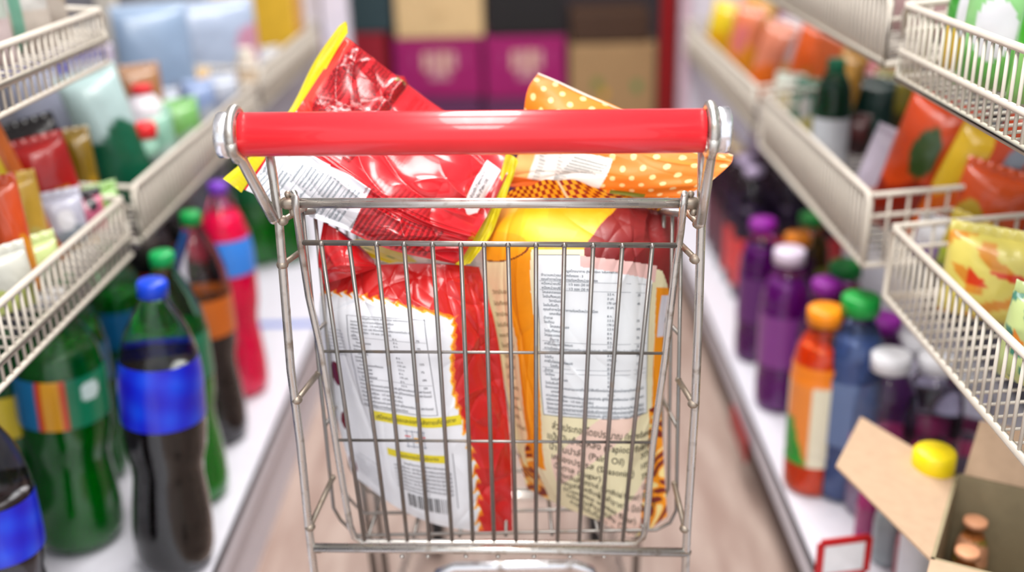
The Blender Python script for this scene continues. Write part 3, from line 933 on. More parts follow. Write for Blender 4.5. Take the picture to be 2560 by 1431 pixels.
cp(fp, 'front_panel', WIRE)
# short stubs welded between uprights and basket sides
for a, b in (((706, 552), (760, 520)), ((706, 662), (752, 630)), ((742, 1000), (795, 935)), ((775, 1318), (832, 1195)),
             ((1746, 560), (1706, 520)), ((1738, 648), (1700, 610)), ((1733, 1010), (1696, 950)), ((1712, 1322), (1686, 1210))):
    p, q = at(*a, YU), at(*b, 1.145); m = MB().tube([p, q], .0035, 8); m.ball(p, .0068, sc=(1, 1, .85)); m.ball(q, .004)
    cp(m, 'weld_stub', WELD)
for x, y in ((722, 508), (1726, 508)):
    m = MB(); p = at(x, y, YU); m.ball(p, .0075, sc=(1.5, .8, 1)); m.ball(p + np.array([0, 0, .010]), .004); m.ball(p + np.array([.004, 0, -.010]), .005); cp(m, 'weld_joint', WELD)
for x, y in ((796, 1372), (1712, 1382)):
    m = MB(); p = at(x, y, YU); m.ball(p, .0065, sc=(1.3, .8, 1)); cp(m, 'weld_joint', WELD)
# supports under the basket, lower rack, castors
for px_ in (908, 938, 1603):
    p = at(px_, 1300, 1.42); p[2] = hoop(1.42)[3][2] - .004
    cp(MB().tube([p, np.array([p[0] * .98, 1.46, .12])], .0065, 10), 'support_leg', WIRE)
rk = at(1085, 1450, 1.22); rk2 = at(1490, 1450, 1.22); zr = at(1290, 1416, 1.22)[2]
lr = [np.array([rk[0], 1.22, .14]), np.array([rk[0], 1.22, zr - .03]), np.array([rk[0] + .008, 1.22, zr - .009]), np.array([rk[0] + .03, 1.22, zr]), np.array([rk2[0] - .03, 1.22, zr]), np.array([rk2[0] - .008, 1.22, zr - .009]), np.array([rk2[0], 1.22, zr - .03]), np.array([rk2[0], 1.22, .14])]
cp(MB().tube(lr, .0075, 14), 'lower_rack_loop', CAPM)
for bxa, bxb, by, bz_ in ((-.25, .16, 1.12, .115), (-.2, .12, 1.45, .112), (-.19, .13, 1.78, .11)):
    cp(MB().tube([np.array([bxa, by, bz_]), np.array([bxb, by, bz_])], .007, 10), 'base_bar', CHROME)
for x, y in ((-.245, 1.12), (.165, 1.12), (-.185, 1.78), (.125, 1.78)):
    m = MB().box((x - .018, y, .075), (.004, .03, .06)).box((x + .018, y, .075), (.004, .03, .06)).box((x, y, .105), (.04, .03, .004))
    f = cp(m, 'castor_fork', CHROME)
    MB().lathe([(.012, -.012), (.045, -.011), (.05, -.006), (.05, .006), (.045, .011), (.012, .012)], 24, (x, y, .051), (1, 0, 0)).build('castor_wheel', RUBBER, f, CO)


# ------------------------------------------------------------------ bottles
def shell_mat(rgb, trans=1.0): return mat(rgb, 0.06, trans=trans, coat=.8, var=0.02)


def prof_soda(h, r):
    P = [(.55, 0), (.86, .012), (.97, .04), (1.0, .08), (.99, .16), (.93, .25), (.86, .33), (.87, .38), (.97, .44), (1.0, .5), (1.0, .66), (.98, .70), (.90, .77), (.72, .84), (.48, .90), (.33, .935), (.28, .955), (.30, .958), (.30, .965), (.25, .968), (.25, .985)]
    return [(a * r, b * h) for a, b in P]


def prof_straight(h, r):
    P = [(.6, 0), (.94, .012), (1, .035), (1, .2), (.95, .22), (1, .24), (1, .64), (.95, .66), (.97, .70), (.86, .78), (.62, .86), (.42, .91), (.36, .935), (.40, .938), (.40, .945), (.34, .948), (.34, .985)]
    return [(a * r, b * h) for a, b in P]


def cut(prof, z0, z1, k):
    out = []; zs = [p[1] for p in prof]; rs = [p[0] for p in prof]
    n = 26
    for z in np.linspace(z0, z1, n):
        out.append((float(np.interp(z, zs, rs)) * k, float(z)))
    return out


def bottle(label, loc, h, r, shell, liquid, cap, lab=None, labz=(.5, .68), fill=.8, kind='soda', group=None, lean=(0, 0), stripe=None, name='soft_drink_bottle', caph=.05, capr=.36, nseg=24, trans=1.0, rotz=0, labfun=None):
    t = thing(name, label, 'bottle', loc, group, (lean[0], lean[1], rotz))
    pr = prof_soda(h, r) if kind == 'soda' else prof_straight(h, r)
    MB().lathe(pr, nseg).build('bottle_shell', shell_mat(shell, trans), t)
    if liquid: MB().lathe(cut(pr, .012 * h, fill * h, .965), nseg).build('drink', mat(liquid, .12, var=.05), t)
    MB().lathe([(capr * r * .9, h * (1 - caph)), (capr * r, h * (1.002 - caph)), (capr * r, h * .99), (capr * r * .86, h)], nseg, lobes=12, lob=.02).build('cap', mat(cap, .35), t)
    if lab:
        L = cut(pr, labz[0] * h, labz[1] * h, 1.012)
        m = MB(); n = nseg * 3; V = []; cols = []
        for rr_, z in L:
            for k in range(n):
                a = 2 * math.pi * k / n; V.append((rr_ * math.cos(a), rr_ * math.sin(a), z))
                cols.append(L3(labfun(a, (z / h - labz[0]) / (labz[1] - labz[0]))) if labfun else L3(lab))
        Fs = [(i * n + k, i * n + (k + 1) % n, (i + 1) * n + (k + 1) % n, (i + 1) * n + k) for i in range(len(L) - 1) for k in range(n)]
        m.add(V, Fs, 0, np.array(cols)); m.build('label', POUCH, t)
    return t


GL = 'large bottles on the left base deck'
ZD = .2005


def bz(px, py): return tuple(onz(px, py, ZD))


# left deck: row at the edge
def lab_sprite(a, t):
    a = math.degrees(a) % 360
    if 255 < a < 292: return (206, 60, 20) if (a < 262 or a > 284) else (226, 160, 30)
    if a <= 255 and a > 150: return (20, 110, 160)
    if math.hypot((a - 322) / 14, (t - .68) / .2) < 1: return (205, 225, 220)
    return (18, 120, 84)


def lab_blue(a, t):
    n = math.sin(a * 5 + t * 4) * math.sin(a * 3 - t * 7)
    return (12, 40 + int(30 * n), 205 + int(20 * n))


def spot(px, py, z, Y=None):
    return onz(px, py, z)


def top_at(px, py, Y): return at(px, py, Y)


p = bz(442, 1405); p = (p[0], p[1], p[2] + .0046); bottle('large dark cola bottle with a blue label and blue cap at the deck edge', p, .50, .064, (235, 240, 238), (5, 2, 2), (16, 66, 205), (14, 50, 200), (.55, .755), .74, 'soda', GL, labfun=lab_blue, nseg=32, lean=(0, math.radians(4)))
p = bz(208, 1345); p = (p[0], p[1], p[2] + .004); bottle('large green soda bottle with a teal label crossed by a red and yellow stripe', p, .46, .071, (190, 236, 196), (0, 92, 14), (235, 235, 235), (18, 120, 120), (.53, .715), .80, 'soda', GL, labfun=lab_sprite, rotz=math.radians(8), nseg=32, lean=(0, math.radians(3)))
p = bz(80, 1650); bottle('cola bottle with a blue cap at the bottom left corner of the photo', p, .43, .054, (225, 226, 232), (24, 10, 12), (20, 60, 200), (60, 70, 190), (.46, .66), .68, 'soda', GL, labfun=lab_blue, nseg=32)
p = bz(498, 1235); bottle('green soda bottle with a bright green cap behind the blue labelled cola', p, .475, .058, (170, 235, 180), (4, 136, 24), (14, 160, 84), (30, 120, 84), (.52, .7), .62, 'soda', GL)
p = bz(556, 1092); bottle('cola bottle with a green cap and an orange label', p, .478, .055, (236, 234, 240), (8, 3, 3), (10, 150, 70), (206, 104, 30), (.50, .66), .62, 'soda', GL)
p = bz(612, 975); bottle('pink soda bottle with a blue label at the deck edge', p, .475, .056, (255, 150, 200), (240, 6, 92), (120, 60, 190), (60, 140, 240), (.60, .76), .86, 'soda', GL)
p = bz(655, 655); bottle('green soda bottle farther back, left of the pair beyond the bare deck', p, .40, .06, (150, 225, 160), (0, 110, 20), (20, 150, 60), (10, 110, 60), (.5, .68), .8, 'soda', GL)
p = bz(722, 648); bottle('green soda bottle farther back, right of the pair beyond the bare deck', p, .41, .06, (140, 220, 150), (0, 104, 18), (20, 160, 60), (12, 120, 50), (.5, .68), .84, 'soda', GL)
for i, (px_, py_, li, ca, la, lb) in enumerate([(250, 1190, (0, 90, 20), (20, 150, 70), (14, 110, 150), 'green soda bottle with a blue label in the second row behind the striped one'),
                                          (350, 1075, (0, 96, 20), (20, 160, 80), (20, 110, 170), 'green soda bottle with a sky blue label in the second row'),
                                          (430, 960, (18, 10, 10), (225, 225, 230), (180, 30, 40), 'cola bottle with a red label in the second row'),
                                          (495, 870, (20, 10, 10), (120, 60, 190), (190, 50, 80), 'cola bottle with a violet cap in the second row'),
                                          (90, 1320, (0, 80, 20), (20, 120, 60), (206, 180, 30), 'green soda bottle with a yellow label behind the corner cola bottle')]):
    p = bz(px_, py_); bottle(lb, p, .415, .056, tuple(min(255, v + 150) for v in li), li, ca, la, (.5, .68), .76, 'soda', GL, nseg=18)

# right deck
GR = 'bottles on the right base deck'
k = 0
for row in range(5):                                     # block of small cola bottles far along the deck
    for c_ in range(3):
        x = .575 + .098 * c_; y = 2.56 + .105 * row
        far = row > 1
        lbl = ('beige capped dark bottle, %s row of the far bottle block, %s' if far else 'red labelled cola bottle, %s row of the far bottle block, %s') % (('front', 'second', 'third', 'fourth', 'rearmost')[row], ('aisle side', 'middle', 'back panel side')[c_])
        bottle(lbl, (x, y, ZD), .345, .045, (196, 180, 196), (52, 22, 40) if far else (40, 30, 60), (205, 184, 150) if far else (196, 180, 214), (92, 40, 62) if far else (214, 58, 62), (.12, .48), .7, 'straight', 'far block of cola bottles', nseg=16, name='cola_bottle', capr=.5)
GJ = 'coloured drink bottles on the right base deck'
def labP(col1, col2):
    return lambda a, t: col1 if math.sin(a * 2 + t * 5) > -.2 else col2
for (px_, py_, X_, r, sh, li, ca, la, lb) in [
    (1908, 548, .520, .046, (200, 130, 210), (96, 14, 104), (140, 20, 150), (96, 40, 110), 'purple drink bottle with a purple cap nearest the far cola block'),
    (1996, 585, .600, .046, (200, 130, 210), (80, 14, 70), (240, 140, 30), (140, 40, 150), 'drink bottle with an orange cap between the purple bottles'),
    (1975, 622, .522, .050, (210, 160, 220), (112, 26, 120), (220, 206, 226), (130, 60, 140), 'purple drink bottle with a pale lilac cap at the deck edge'),
    (2032, 535, .650, .046, (200, 200, 120), (90, 60, 20), (20, 130, 50), (150, 150, 40), 'drink bottle with a green cap standing behind the purple ones'),
    (2116, 655, .610, .048, (200, 130, 210), (226, 110, 20), (14, 124, 50), (120, 40, 130), 'orange necked bottle with a dark green cap in the back row'),
    (2070, 700, .570, .048, (190, 120, 200), (70, 16, 80), (130, 26, 140), (110, 30, 110), 'purple drink bottle with a violet cap behind the orange juice'),
    (2066, 768, .510, .050, (246, 190, 120), (216, 70, 10), (246, 146, 20), (236, 150, 60), 'orange juice bottle with an orange cap at the deck edge'),
    (2154, 738, .560, .051, (176, 190, 220), (84, 104, 146), (20, 150, 60), (96, 116, 156), 'tall blue grey bottle with a green cap beside the orange juice'),
    (2210, 790, .640, .052, (190, 140, 200), (110, 40, 120), (150, 40, 160), (130, 60, 140), 'purple drink bottle with a magenta cap behind the blue grey bottle')]:
    lf = None
    if lb.startswith('orange juice'):
        lf = lambda a, t: (240, 130, 20) if t > .82 else ((40, 150, 50) if math.sin(a * 2.2 + 3 * t) > .2 and t < .45 else ((232, 226, 200) if math.sin(a * 3) > 0 else (236, 140, 60)))
    q = onx(px_, py_, X_)
    bottle(lb, (X_, q[1], ZD), q[2] - ZD, r, sh, li, ca, la, (.18, .72) if lf else (.3, .62), .82, 'straight', GJ, nseg=28, name='drink_bottle', capr=.62, caph=.085, labfun=lf)
for i, (px_, py_, hh_, rr_, ca, li, lb) in enumerate([(2165, 1345, .11, .021, (90, 20, 80), (190, 60, 130), 'small dark pink flask under the carton flap'), (2212, 1400, .12, .024, (200, 204, 206), (176, 186, 190), 'small grey flask under the carton flap'),
                                              (2262, 1440, .10, .02, (226, 200, 30), (206, 120, 130), 'small rose flask with a yellow cap under the carton flap'), (2312, 1462, .10, .02, (120, 180, 60), (226, 206, 60), 'small yellow flask with a green cap beside the carton')]):
    bottle(lb, bz(px_, py_), hh_, rr_, li, li, ca, tuple(int(v * .8) for v in li), (.2, .6), .8, 'straight', 'small flasks by the carton', nseg=18, name='small_flask', capr=.6, caph=.14, trans=.3)
for (px_, py_, X_, lb) in [(2230, 882, .600, 'clear bottle with a white cap behind the open carton flap'), (2348, 888, .690, 'clear bottle with a white cap behind the yellow lidded jar'), (2285, 850, .700, 'clear bottle with a white cap in the row behind the other clear bottles'), (2420, 930, .770, 'clear bottle with a white cap deepest in the shelf beside the back panel')]:
    q = onx(px_, py_, X_)
    bottle(lb, (X_, q[1], ZD), q[2] - ZD, .052, (232, 230, 244), (150, 128, 150), (234, 234, 240), (206, 70, 126), (.36, .5), .36, 'straight', 'clear bottles behind the carton', nseg=26, name='clear_bottle', capr=.62, caph=.1, labfun=lambda a, t: (70, 24, 40) if math.sin(a * 4) > .3 else (206, 66, 126))

# jar with yellow lid
p = onz(2338, 1128, .46)
t = thing('jar', 'white jar with a round yellow lid beside the open carton', 'jar', (p[0], p[1], ZD))
MB().lathe([(.026, 0), (.031, .01), (.032, .205), (.027, .225)], 28).build('jar_body', mat((226, 226, 230), .3), t)
MB().lathe([(.028, .223), (.031, .226), (.031, .256), (.026, .262)], 28, lobes=20, lob=.01).build('lid', mat((240, 214, 20), .35), t)

# ------------------------------------------------------------------ open carton on the right deck
CARD = mat((196, 166, 138), .75, var=.05, scale=60)
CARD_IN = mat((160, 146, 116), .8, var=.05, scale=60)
ZC = .43
pBL = onz(2388, 1182, ZC); pFL = onz(2326, 1398, ZC)
dF = (pFL - pBL)[:2]; LN = float(np.linalg.norm(dF)); dF = dF / LN
dR = np.array([-dF[1], dF[0]])                              # to the right of the left wall
if dR[0] < 0: dR = -dR
WD = .24
ctr = pBL[:2] + dF * LN / 2 + dR * WD / 2
carton = thing('open_carton', 'open brown cardboard carton with raised flaps at the lower right of the deck', 'carton', (ctr[0], ctr[1], ZD))
th = .005
hz = ZC - ZD


def cpt(a, b, z):
    """carton frame: a along the left wall from the back, b to the right, z above the deck"""
    q = pBL[:2] + dF * a + dR * b; return np.array([q[0] - ctr[0], q[1] - ctr[1], z])


def slab(a0, a1, b0, b1, z0, z1, m):
    V = [cpt(a, b, z) for a in (a0, a1) for b in (b0, b1) for z in (z0, z1)]
    m.add(V, [(0, 1, 3, 2), (4, 6, 7, 5), (0, 4, 5, 1), (2, 3, 7, 6), (0, 2, 6, 4), (1, 5, 7, 3)], smooth=False)


m = MB()
slab(0, LN, 0, th, 0, hz, m); slab(0, LN, WD - th, WD, 0, hz, m); slab(0, th, 0, WD, 0, hz, m); slab(LN - th, LN, 0, WD, 0, hz, m); slab(0, LN, 0, WD, 0, .006, m)
m.build('carton_body', CARD_IN, carton)
co = np.array([ctr[0], ctr[1], ZD])


def flap(Q, name):
    Q = [np.asarray(a, float) for a in Q]; n = np.cross(Q[1] - Q[0], Q[3] - Q[0]); n = n / np.linalg.norm(n) * .004
    V = [a for a in Q] + [a + n for a in Q]
    MB().add(V, [(0, 1, 2, 3), (7, 6, 5, 4), (0, 4, 5, 1), (1, 5, 6, 2), (2, 6, 7, 3), (3, 7, 4, 0)], smooth=False).build(name, CARD, carton)


flap([cpt(0, 0, hz), cpt(LN, 0, hz), onz(2090, 1163, ZC + .02) - co, onz(2152, 1042, ZC + .02) - co], 'side_flap')
flap([cpt(0, .012, hz), cpt(0, WD, hz), cpt(-.04, WD, hz + .07), cpt(-.04, .02, hz + .07)], 'back_flap')
flap([cpt(LN, 0, hz), cpt(LN, WD, hz), cpt(LN + .11, WD, hz - .03), cpt(LN + .11, 0, hz - .03)], 'front_flap')


def stripe_lab(a, t): return (232, 168, 130) if math.sin(t * 12 + a) > -.5 else (150, 130, 50)


for i, (px_, py_, zz) in enumerate([(2462, 1225, .385), (2440, 1300, .385), (2420, 1375, .39)]):
    p = onz(px_, py_, zz)
    bottle(['small jar with a peach label at the back inside the carton', 'small jar with a peach label in the middle inside the carton', 'small jar with a peach label at the front inside the carton'][i], (p[0], p[1], ZD + .007), zz - ZD - .007, .024, (236, 206, 170), (226, 160, 110), (236, 170, 130), (226, 160, 120), (.3, .85), .85, 'straight', 'jars in the open carton', nseg=18, name='small_jar', labfun=stripe_lab, capr=.7)

# price card holder on the deck lip
p = onx(2075, 1395, .447)
t = thing('price_card_holder', 'red framed price card standing out from the right deck lip', 'price card', (p[0] + .02, p[1], p[2]), None, (0, 0, math.radians(-80)))
m = MB()
cw, chh = .075, .06
m.box((0, 0, chh / 2), (.004, cw, .012)).box((0, -cw / 2, 0), (.004, .012, chh)).box((0, cw / 2, 0), (.004, .012, chh)).box((0, 0, -chh / 2), (.004, cw, .012))
m.build('frame', mat((196, 24, 30), .4), t); MB().box((.001, 0, 0), (.002, cw - .01, chh - .01)).build('card', mat((236, 236, 240), .6), t)
t = thing('price_card_holder', 'dark red holder on the kick plate under the purple bottles', 'price card', (.447, 1.98, .155))
MB().box((0, 0, -.03), (.006, .16, .05)).build('frame', mat((150, 16, 24), .4), t)


# ------------------------------------------------------------------ pouches and other goods in the baskets
def pouch(label, loc, wd, h, th, pat, rot=(0, 0, 0), group=None, name='snack_pouch', cat='pouch', seal=None, nu=26, nv=32, seed=0):
    """a sealed pillow pouch standing on its lower edge at loc, front towards local -y"""
    t = thing(name, label, cat, loc, group, rot)
    rng = np.random.default_rng(seed + int(abs(loc[1]) * 1000))
    V, U = np.meshgrid(np.linspace(0, 1, nv), np.linspace(0, 1, nu), indexing='ij')
    b = (1 - np.abs(2 * U - 1) ** 2.4) ** .6 * (1 - np.abs(2 * V - 1) ** 3.0) ** .6
    hh = soft(U, V, rng, .12) + creases(U, V, rng, 10, .10, .04, (.1, .3))
    px_ = (U - .5) * wd * (1 - .07 * b); pz = (1 - V) * h
    cols = pat(U, V) ** 1.12 * .84  # print colours deepened so they carry the shade inside the shelves
    m = MB()
    idx = np.arange(nu * nv).reshape(nv, nu)
    q = np.stack([idx[:-1, :-1], idx[1:, :-1], idx[1:, 1:], idx[:-1, 1:]], -1).reshape(-1, 4)
    fy = -b * th / 2 * (1 + hh); by = b * th / 2 * (1 + .5 * hh) + .0004
    m.add(np.stack([px_, fy, pz], -1).reshape(-1, 3), q.tolist(), 0, cols.reshape(-1, 3))
    m.add(np.stack([px_, by, pz], -1).reshape(-1, 3), q[:, ::-1].tolist(), 0, cols[:, ::-1].reshape(-1, 3))
    m.build('pouch_body', POUCH, t)
    sc_ = L3(seal) if seal else tuple(cols[0, nu // 2])
    s2 = MB(); n = 16
    for k in range(n): pass
    xs = np.linspace(-wd / 2, wd / 2, 25); zz = np.array([h - .001, h + .014])
    Vv = [(x, .0015 * math.sin(x * 400), z) for z in zz for x in xs] + [(x, .0015 * math.sin(x * 400) + .001, z) for z in zz for x in xs]
    Fs = [(i, i + 1, 25 + i + 1, 25 + i) for i in range(24)] + [(50 + i, 75 + i, 76 + i, 51 + i) for i in range(24)] + [(25 + i, 26 + i, 76 + i, 75 + i) for i in range(24)]
    s2.add(Vv, Fs, 0, sc_); s2.build('seal', POUCH, t)
    return t


def P_plain(a, b=None, c=None, cut_=.55, blob=None):
    """main colour a, lower band b, round motif c"""
    def f(U, V):
        col = np.broadcast_to(cA(*a), U.shape + (3,)).copy()
        if b is not None: col[V > cut_ + .06 * np.sin(U * 7)] = cA(*b)
        if c is not None:
            u0, v0, r = blob or (.5, .42, .22)
            col[((U - u0) / r) ** 2 + ((V - v0) / r) ** 2 < 1] = cA(*c)
        return col
    return f


def P_stripe(a, b, u0=.6, u1=.75, slope=.0, c=None, cut_=.6):
    def f(U, V):
        col = np.broadcast_to(cA(*a), U.shape + (3,)).copy()
        if c is not None: col[V > cut_] = cA(*c)
        x = U + slope * V; col[(x > u0) & (x < u1)] = cA(*b)
        return col
    return f


def P_splash(a, b, c):
    def f(U, V):
        col = np.broadcast_to(cA(*a), U.shape + (3,)).copy()
        n = np.sin(U * 11 + 3 * np.sin(V * 9)) + np.sin(V * 13 + 2 * np.sin(U * 7))
        col[n > .7] = cA(*b); col[(V > .35) & (V < .52) & (U > .3) & (n > -.5)] = cA(*c)
        return col
    return f


def goods(label, px_, py_, X, fz, wpx, pat, side, yawd=None, th=.05, lean=8, roll=0, group=None, name='snack_pouch', cat='pouch', h=None, seal=None):
    """top centre seen at px_, py_ on the plane x = X; stands on the basket floor fz"""
    top = onx(px_, py_, X); D_ = depth_of(top)
    if h is None: h = max(.06, top[2] - fz)
    if yawd is None: yawd = 55
    wd = wpx * D_ / FPX / max(.5, math.cos(math.radians(90 - yawd)) if False else .8)
    th = min(th, .07)
    ry = math.radians(roll)
    return pouch(label, (top[0], top[1], fz), wd, h / max(.7, math.cos(math.radians(lean))) / max(.6, math.cos(ry)), th, pat, (math.radians(-lean), ry, math.radians(-yawd if side > 0 else yawd)), group, name, cat, seal)


R1, R2, Lf1, Lf2 = .665, .985, .722, 1.036
gR1n, gR1m, gR1f = 'bags in the nearest lower right basket', 'goods in the middle lower right basket', 'bags in the farthest lower right basket'
gR2 = 'bags in the upper right basket'
gL1n, gL1m, gL1f, gL2 = 'packets in the nearest lower left basket', 'goods in the middle lower left basket', 'goods in the farthest lower left basket', 'packets in the upper left basket'
OR, YE, RD, GR_, WH, PK, DG, BU, GY, BK, PU, LB = (226, 92, 20), (236, 196, 40), (196, 30, 30), (70, 170, 40), (226, 226, 232), (214, 120, 120), (10, 92, 66), (24, 50, 170), (150, 156, 170), (30, 24, 26), (150, 120, 180), (178, 196, 222)

# nearest lower right basket
goods('pale yellow bag with a red and orange splash at the right edge of the photo', 2490, 600, .63, R1, 190, P_splash((236, 222, 120), (232, 160, 60), (226, 70, 24)), 1, 38, .07, 6, group=gR1n)
goods('orange bag with a pointed top behind the yellow splash bag', 2455, 440, .70, R1, 150, P_plain(OR, (206, 110, 40), (200, 170, 60), .5, (.3, .5, .2)), 1, 40, .06, 8, 10, group=gR1n)
goods('lime and orange packet leaning beside the pointed orange bag', 2400, 560, .66, R1, 90, P_plain((214, 190, 60), (180, 200, 60), OR, .5), 1, 55, .04, 8, 8, group=gR1n)
goods('white and violet packet low behind the basket wires', 2330, 600, .64, R1, 80, P_plain(WH, PU, None, .5), 1, 55, .04, 6, group=gR1n)
goods('brick red packet at the back of the nearest lower right basket', 2540, 400, .80, R1, 110, P_plain((190, 70, 40), (150, 40, 30), None), 1, 45, .05, 8, group=gR1n)
goods('dark violet packet at the back above the yellow splash bag', 2530, 400, .74, R1, 90, P_plain((60, 40, 90), (150, 150, 180), None, .3), 1, 45, .04, 10, group=gR1n)
goods('green printed packet nearest the camera in the lower right basket', 2600, 760, .60, R1, 150, P_splash((200, 214, 150), (80, 140, 120), (236, 150, 60)), 1, 60, .05, 6, group=gR1n)

# middle lower right basket
goods('long orange bag with a dark green leaf mark leaning in the middle basket', 2275, 262, .64, R1, 150, P_plain((224, 84, 20), (150, 40, 8), (60, 92, 40), .62, (.55, .35, .2)), 1, 42, .07, 6, 14, group=gR1m)
goods('yellow and orange bag right of the long orange bag', 2350, 330, .66, R1, 100, P_plain(YE, (220, 110, 20), None, .5), 1, 45, .05, 8, 18, group=gR1m)
goods('orange bag with a slanted silver stripe in the middle basket', 2440, 290, .70, R1, 120, P_stripe((206, 80, 30), (150, 160, 176), .45, .75, .2), 1, 42, .06, 8, 22, group=gR1m)
goods('dark packet behind the silver striped orange bag', 2490, 300, .80, R1, 120, P_plain((40, 36, 40), (120, 90, 20), None, .6), 1, 42, .06, 6, group=gR1m)
goods('white and lilac packet left of the long orange bag', 2180, 345, .60, R1, 100, P_plain((200, 190, 206), (206, 150, 140), None, .6), 1, 45, .05, 8, 14, group=gR1m)
goods('pink packet at the back of the middle lower right basket', 2170, 165, .80, R1, 110, P_plain((190, 100, 110), (120, 50, 60), None, .6), 1, 42, .05, 6, group=gR1m)
goods('grey packet with black print above the long orange bag', 2350, 260, .78, R1, 110, P_plain(GY, (60, 60, 70), None, .6), 1, 42, .05, 6, group=gR1m)
goods('dark green packet behind the green bottle', 2180, 210, .74, R1, 90, P_plain((10, 60, 54), (20, 90, 80), None), 1, 42, .05, 6, group=gR1m)
goods('olive packet right of the dark green packet', 2235, 190, .80, R1, 90, P_plain((150, 136, 40), (90, 80, 30), None), 1, 42, .05, 6, group=gR1m)
goods('teal packet with a yellow corner left of the green bottle', 2020, 215, .64, R1, 70, P_plain((40, 130, 100), (200, 190, 110), (220, 220, 220), .6), 1, 45, .04, 8, group=gR1m)
goods('white and green packet at the left end of the middle basket', 1968, 200, .62, R1, 70, P_plain((206, 214, 200), (120, 160, 110), (220, 200, 120), .55), 1, 45, .04, 8, group=gR1m)
goods('mint packet behind the white and green one', 1985, 170, .74, R1, 80, P_plain((120, 160, 140), (70, 110, 90), None), 1, 45, .04, 8, group=gR1m)
goods('brown packet between the bottle and the lilac packet', 2130, 300, .70, R1, 70, P_plain((96, 40, 40), (60, 24, 30), None), 1, 45, .04, 8, group=gR1m)
tp = onx(2090, 172, .62)
bottle('dark green bottle with a white label in the middle lower right basket', (tp[0], tp[1], R1), tp[2] - R1 + .02, .036, (20, 130, 100), (6, 96, 70), (12, 110, 76), (206, 210, 216), (.08, .5), .8, 'straight', gR1m, name='cleaner_bottle', capr=.5, caph=.12)

# farthest lower right basket
for i, (px_, py_, X_, wp, a, b, c, lb) in enumerate([
    (1792, 15, .60, 60, (236, 206, 30), (226, 170, 20), None, 'bright yellow bag at the far left end of the basket'),
    (1850, 25, .60, 70, (226, 130, 90), (230, 150, 40), PK, 'salmon bag right of the bright yellow bag'),
    (1905, 70, .60, 70, (224, 140, 110), (230, 120, 40), None, 'peach and orange bag leaning forward'),
    (1950, 60, .64, 60, (206, 196, 200), (220, 170, 110), None, 'whitish bag between the peach and orange bags'),
    (2000, 70, .66, 80, (224, 100, 20), (200, 120, 20), None, 'orange bag right of the whitish bag'),
    (2060, 90, .70, 90, (190, 90, 30), (150, 120, 30), None, 'brownish orange bag at the near end'),
    (1885, 0, .74, 80, (214, 170, 60), (200, 110, 40), None, 'mustard bag in the back row'),
    (1960, 0, .78, 80, (150, 90, 120), (190, 60, 90), None, 'mauve bag in the back row'),
    (1830, -10, .72, 70, (216, 90, 60), (240, 190, 60), None, 'vermilion bag in the back row'),
    (2090, 140, .66, 60, (200, 150, 60), (90, 130, 80), None, 'tan and green bag at the near corner')]):
    goods(lb + ' of the farthest lower right basket' if 'row' in lb else lb + ' in the farthest lower right basket' if 'basket' not in lb else lb, px_, py_, X_, .685, wp, P_plain(a, b, c, .5), 1, 45, .05, 8, random.uniform(4, 16), group=gR1f)

# upper right baskets
for i, (y, X_, h_, a, b, c, lb) in enumerate([
    (1.44, .62, .17, (56, 160, 50), (226, 190, 60), WH, 'green bag with a yellow base at the left end of the upper right basket'),
    (1.33, .60, .15, (150, 206, 140), (120, 190, 100), WH, 'pale green bag second from the left in the upper right basket'),
    (1.22, .62, .19, (60, 176, 30), (150, 206, 120), (190, 210, 220), 'bright green bag with a silver disc'),
    (1.11, .61, .18, (50, 150, 20), (130, 200, 90), (30, 80, 10), 'bright green bag with a dark leaf in the upper right basket'),
    (1.00, .62, .16, (150, 160, 176), (90, 170, 60), (50, 60, 60), 'silver and green bag at the right edge of the upper right basket'),
    (1.30, .76, .24, (40, 150, 50), (60, 160, 60), (230, 220, 60), 'deep green bag behind the pale green one'),
    (1.14, .76, .24, (176, 186, 206), (70, 170, 50), None, 'silver grey bag behind the bright green bags')]):
    pouch(lb, (X_, y, R2), .13, h_, .06, P_plain(a, b, c, .6, (.45, .5, .25)), (math.radians(-6), 0, math.radians(-55)), gR2)
for i, (y, a, b, lb) in enumerate([(1.72, (206, 190, 196), (200, 170, 170), 'pale pink bag nearest in the far upper right basket'), (1.88, (180, 160, 170), (206, 200, 206), 'lilac grey bag in the middle of the far upper right basket'), (2.05, (206, 196, 190), (190, 110, 110), 'white and rose bag deepest in the far upper right basket')]):
    pouch(lb, (.64, y, .995), .14, .17, .06, P_plain(a, b, None, .5), (math.radians(-6), 0, math.radians(-55)), 'bags in the far upper right basket')

# nearest lower left basket
for (px_, py_, X_, wp, pt, yw, lb) in [
    (40, 460, -.74, 90, P_plain((216, 176, 70), (206, 190, 110), None, .6), 40, 'tan yellow packet behind the left basket wires'),
    (150, 500, -.72, 90, P_plain((196, 196, 212), (150, 160, 170), (230, 230, 236), .6), 40, 'white and grey packet behind the left basket wires'),
    (222, 500, -.70, 60, P_plain((206, 110, 140), (190, 60, 90), (40, 30, 40), .6, (.5, .15, .2)), 45, 'pink packet with a black top in the nearest lower left basket'),
    (270, 560, -.69, 70, P_plain((150, 190, 110), (206, 214, 190), None, .5), 50, 'light green packet at the corner of the nearest lower left basket'),
    (10, 470, -.70, 70, P_plain((216, 90, 40), (226, 150, 40), None, .5), 45, 'orange packet at the left edge of the photo'),
    (90, 620, -.69, 100, P_plain((200, 214, 150), (190, 196, 180), None, .5), 55, 'pale lime packet low in the nearest lower left basket'),
    (20, 640, -.685, 90, P_plain((206, 206, 196), (190, 200, 120), None, .5), 55, 'cream packet lowest at the left edge of the photo')]:
    goods(lb, px_, py_, X_, Lf1, wp, pt, -1, yw, .04, 6, 0, group=gL1n)

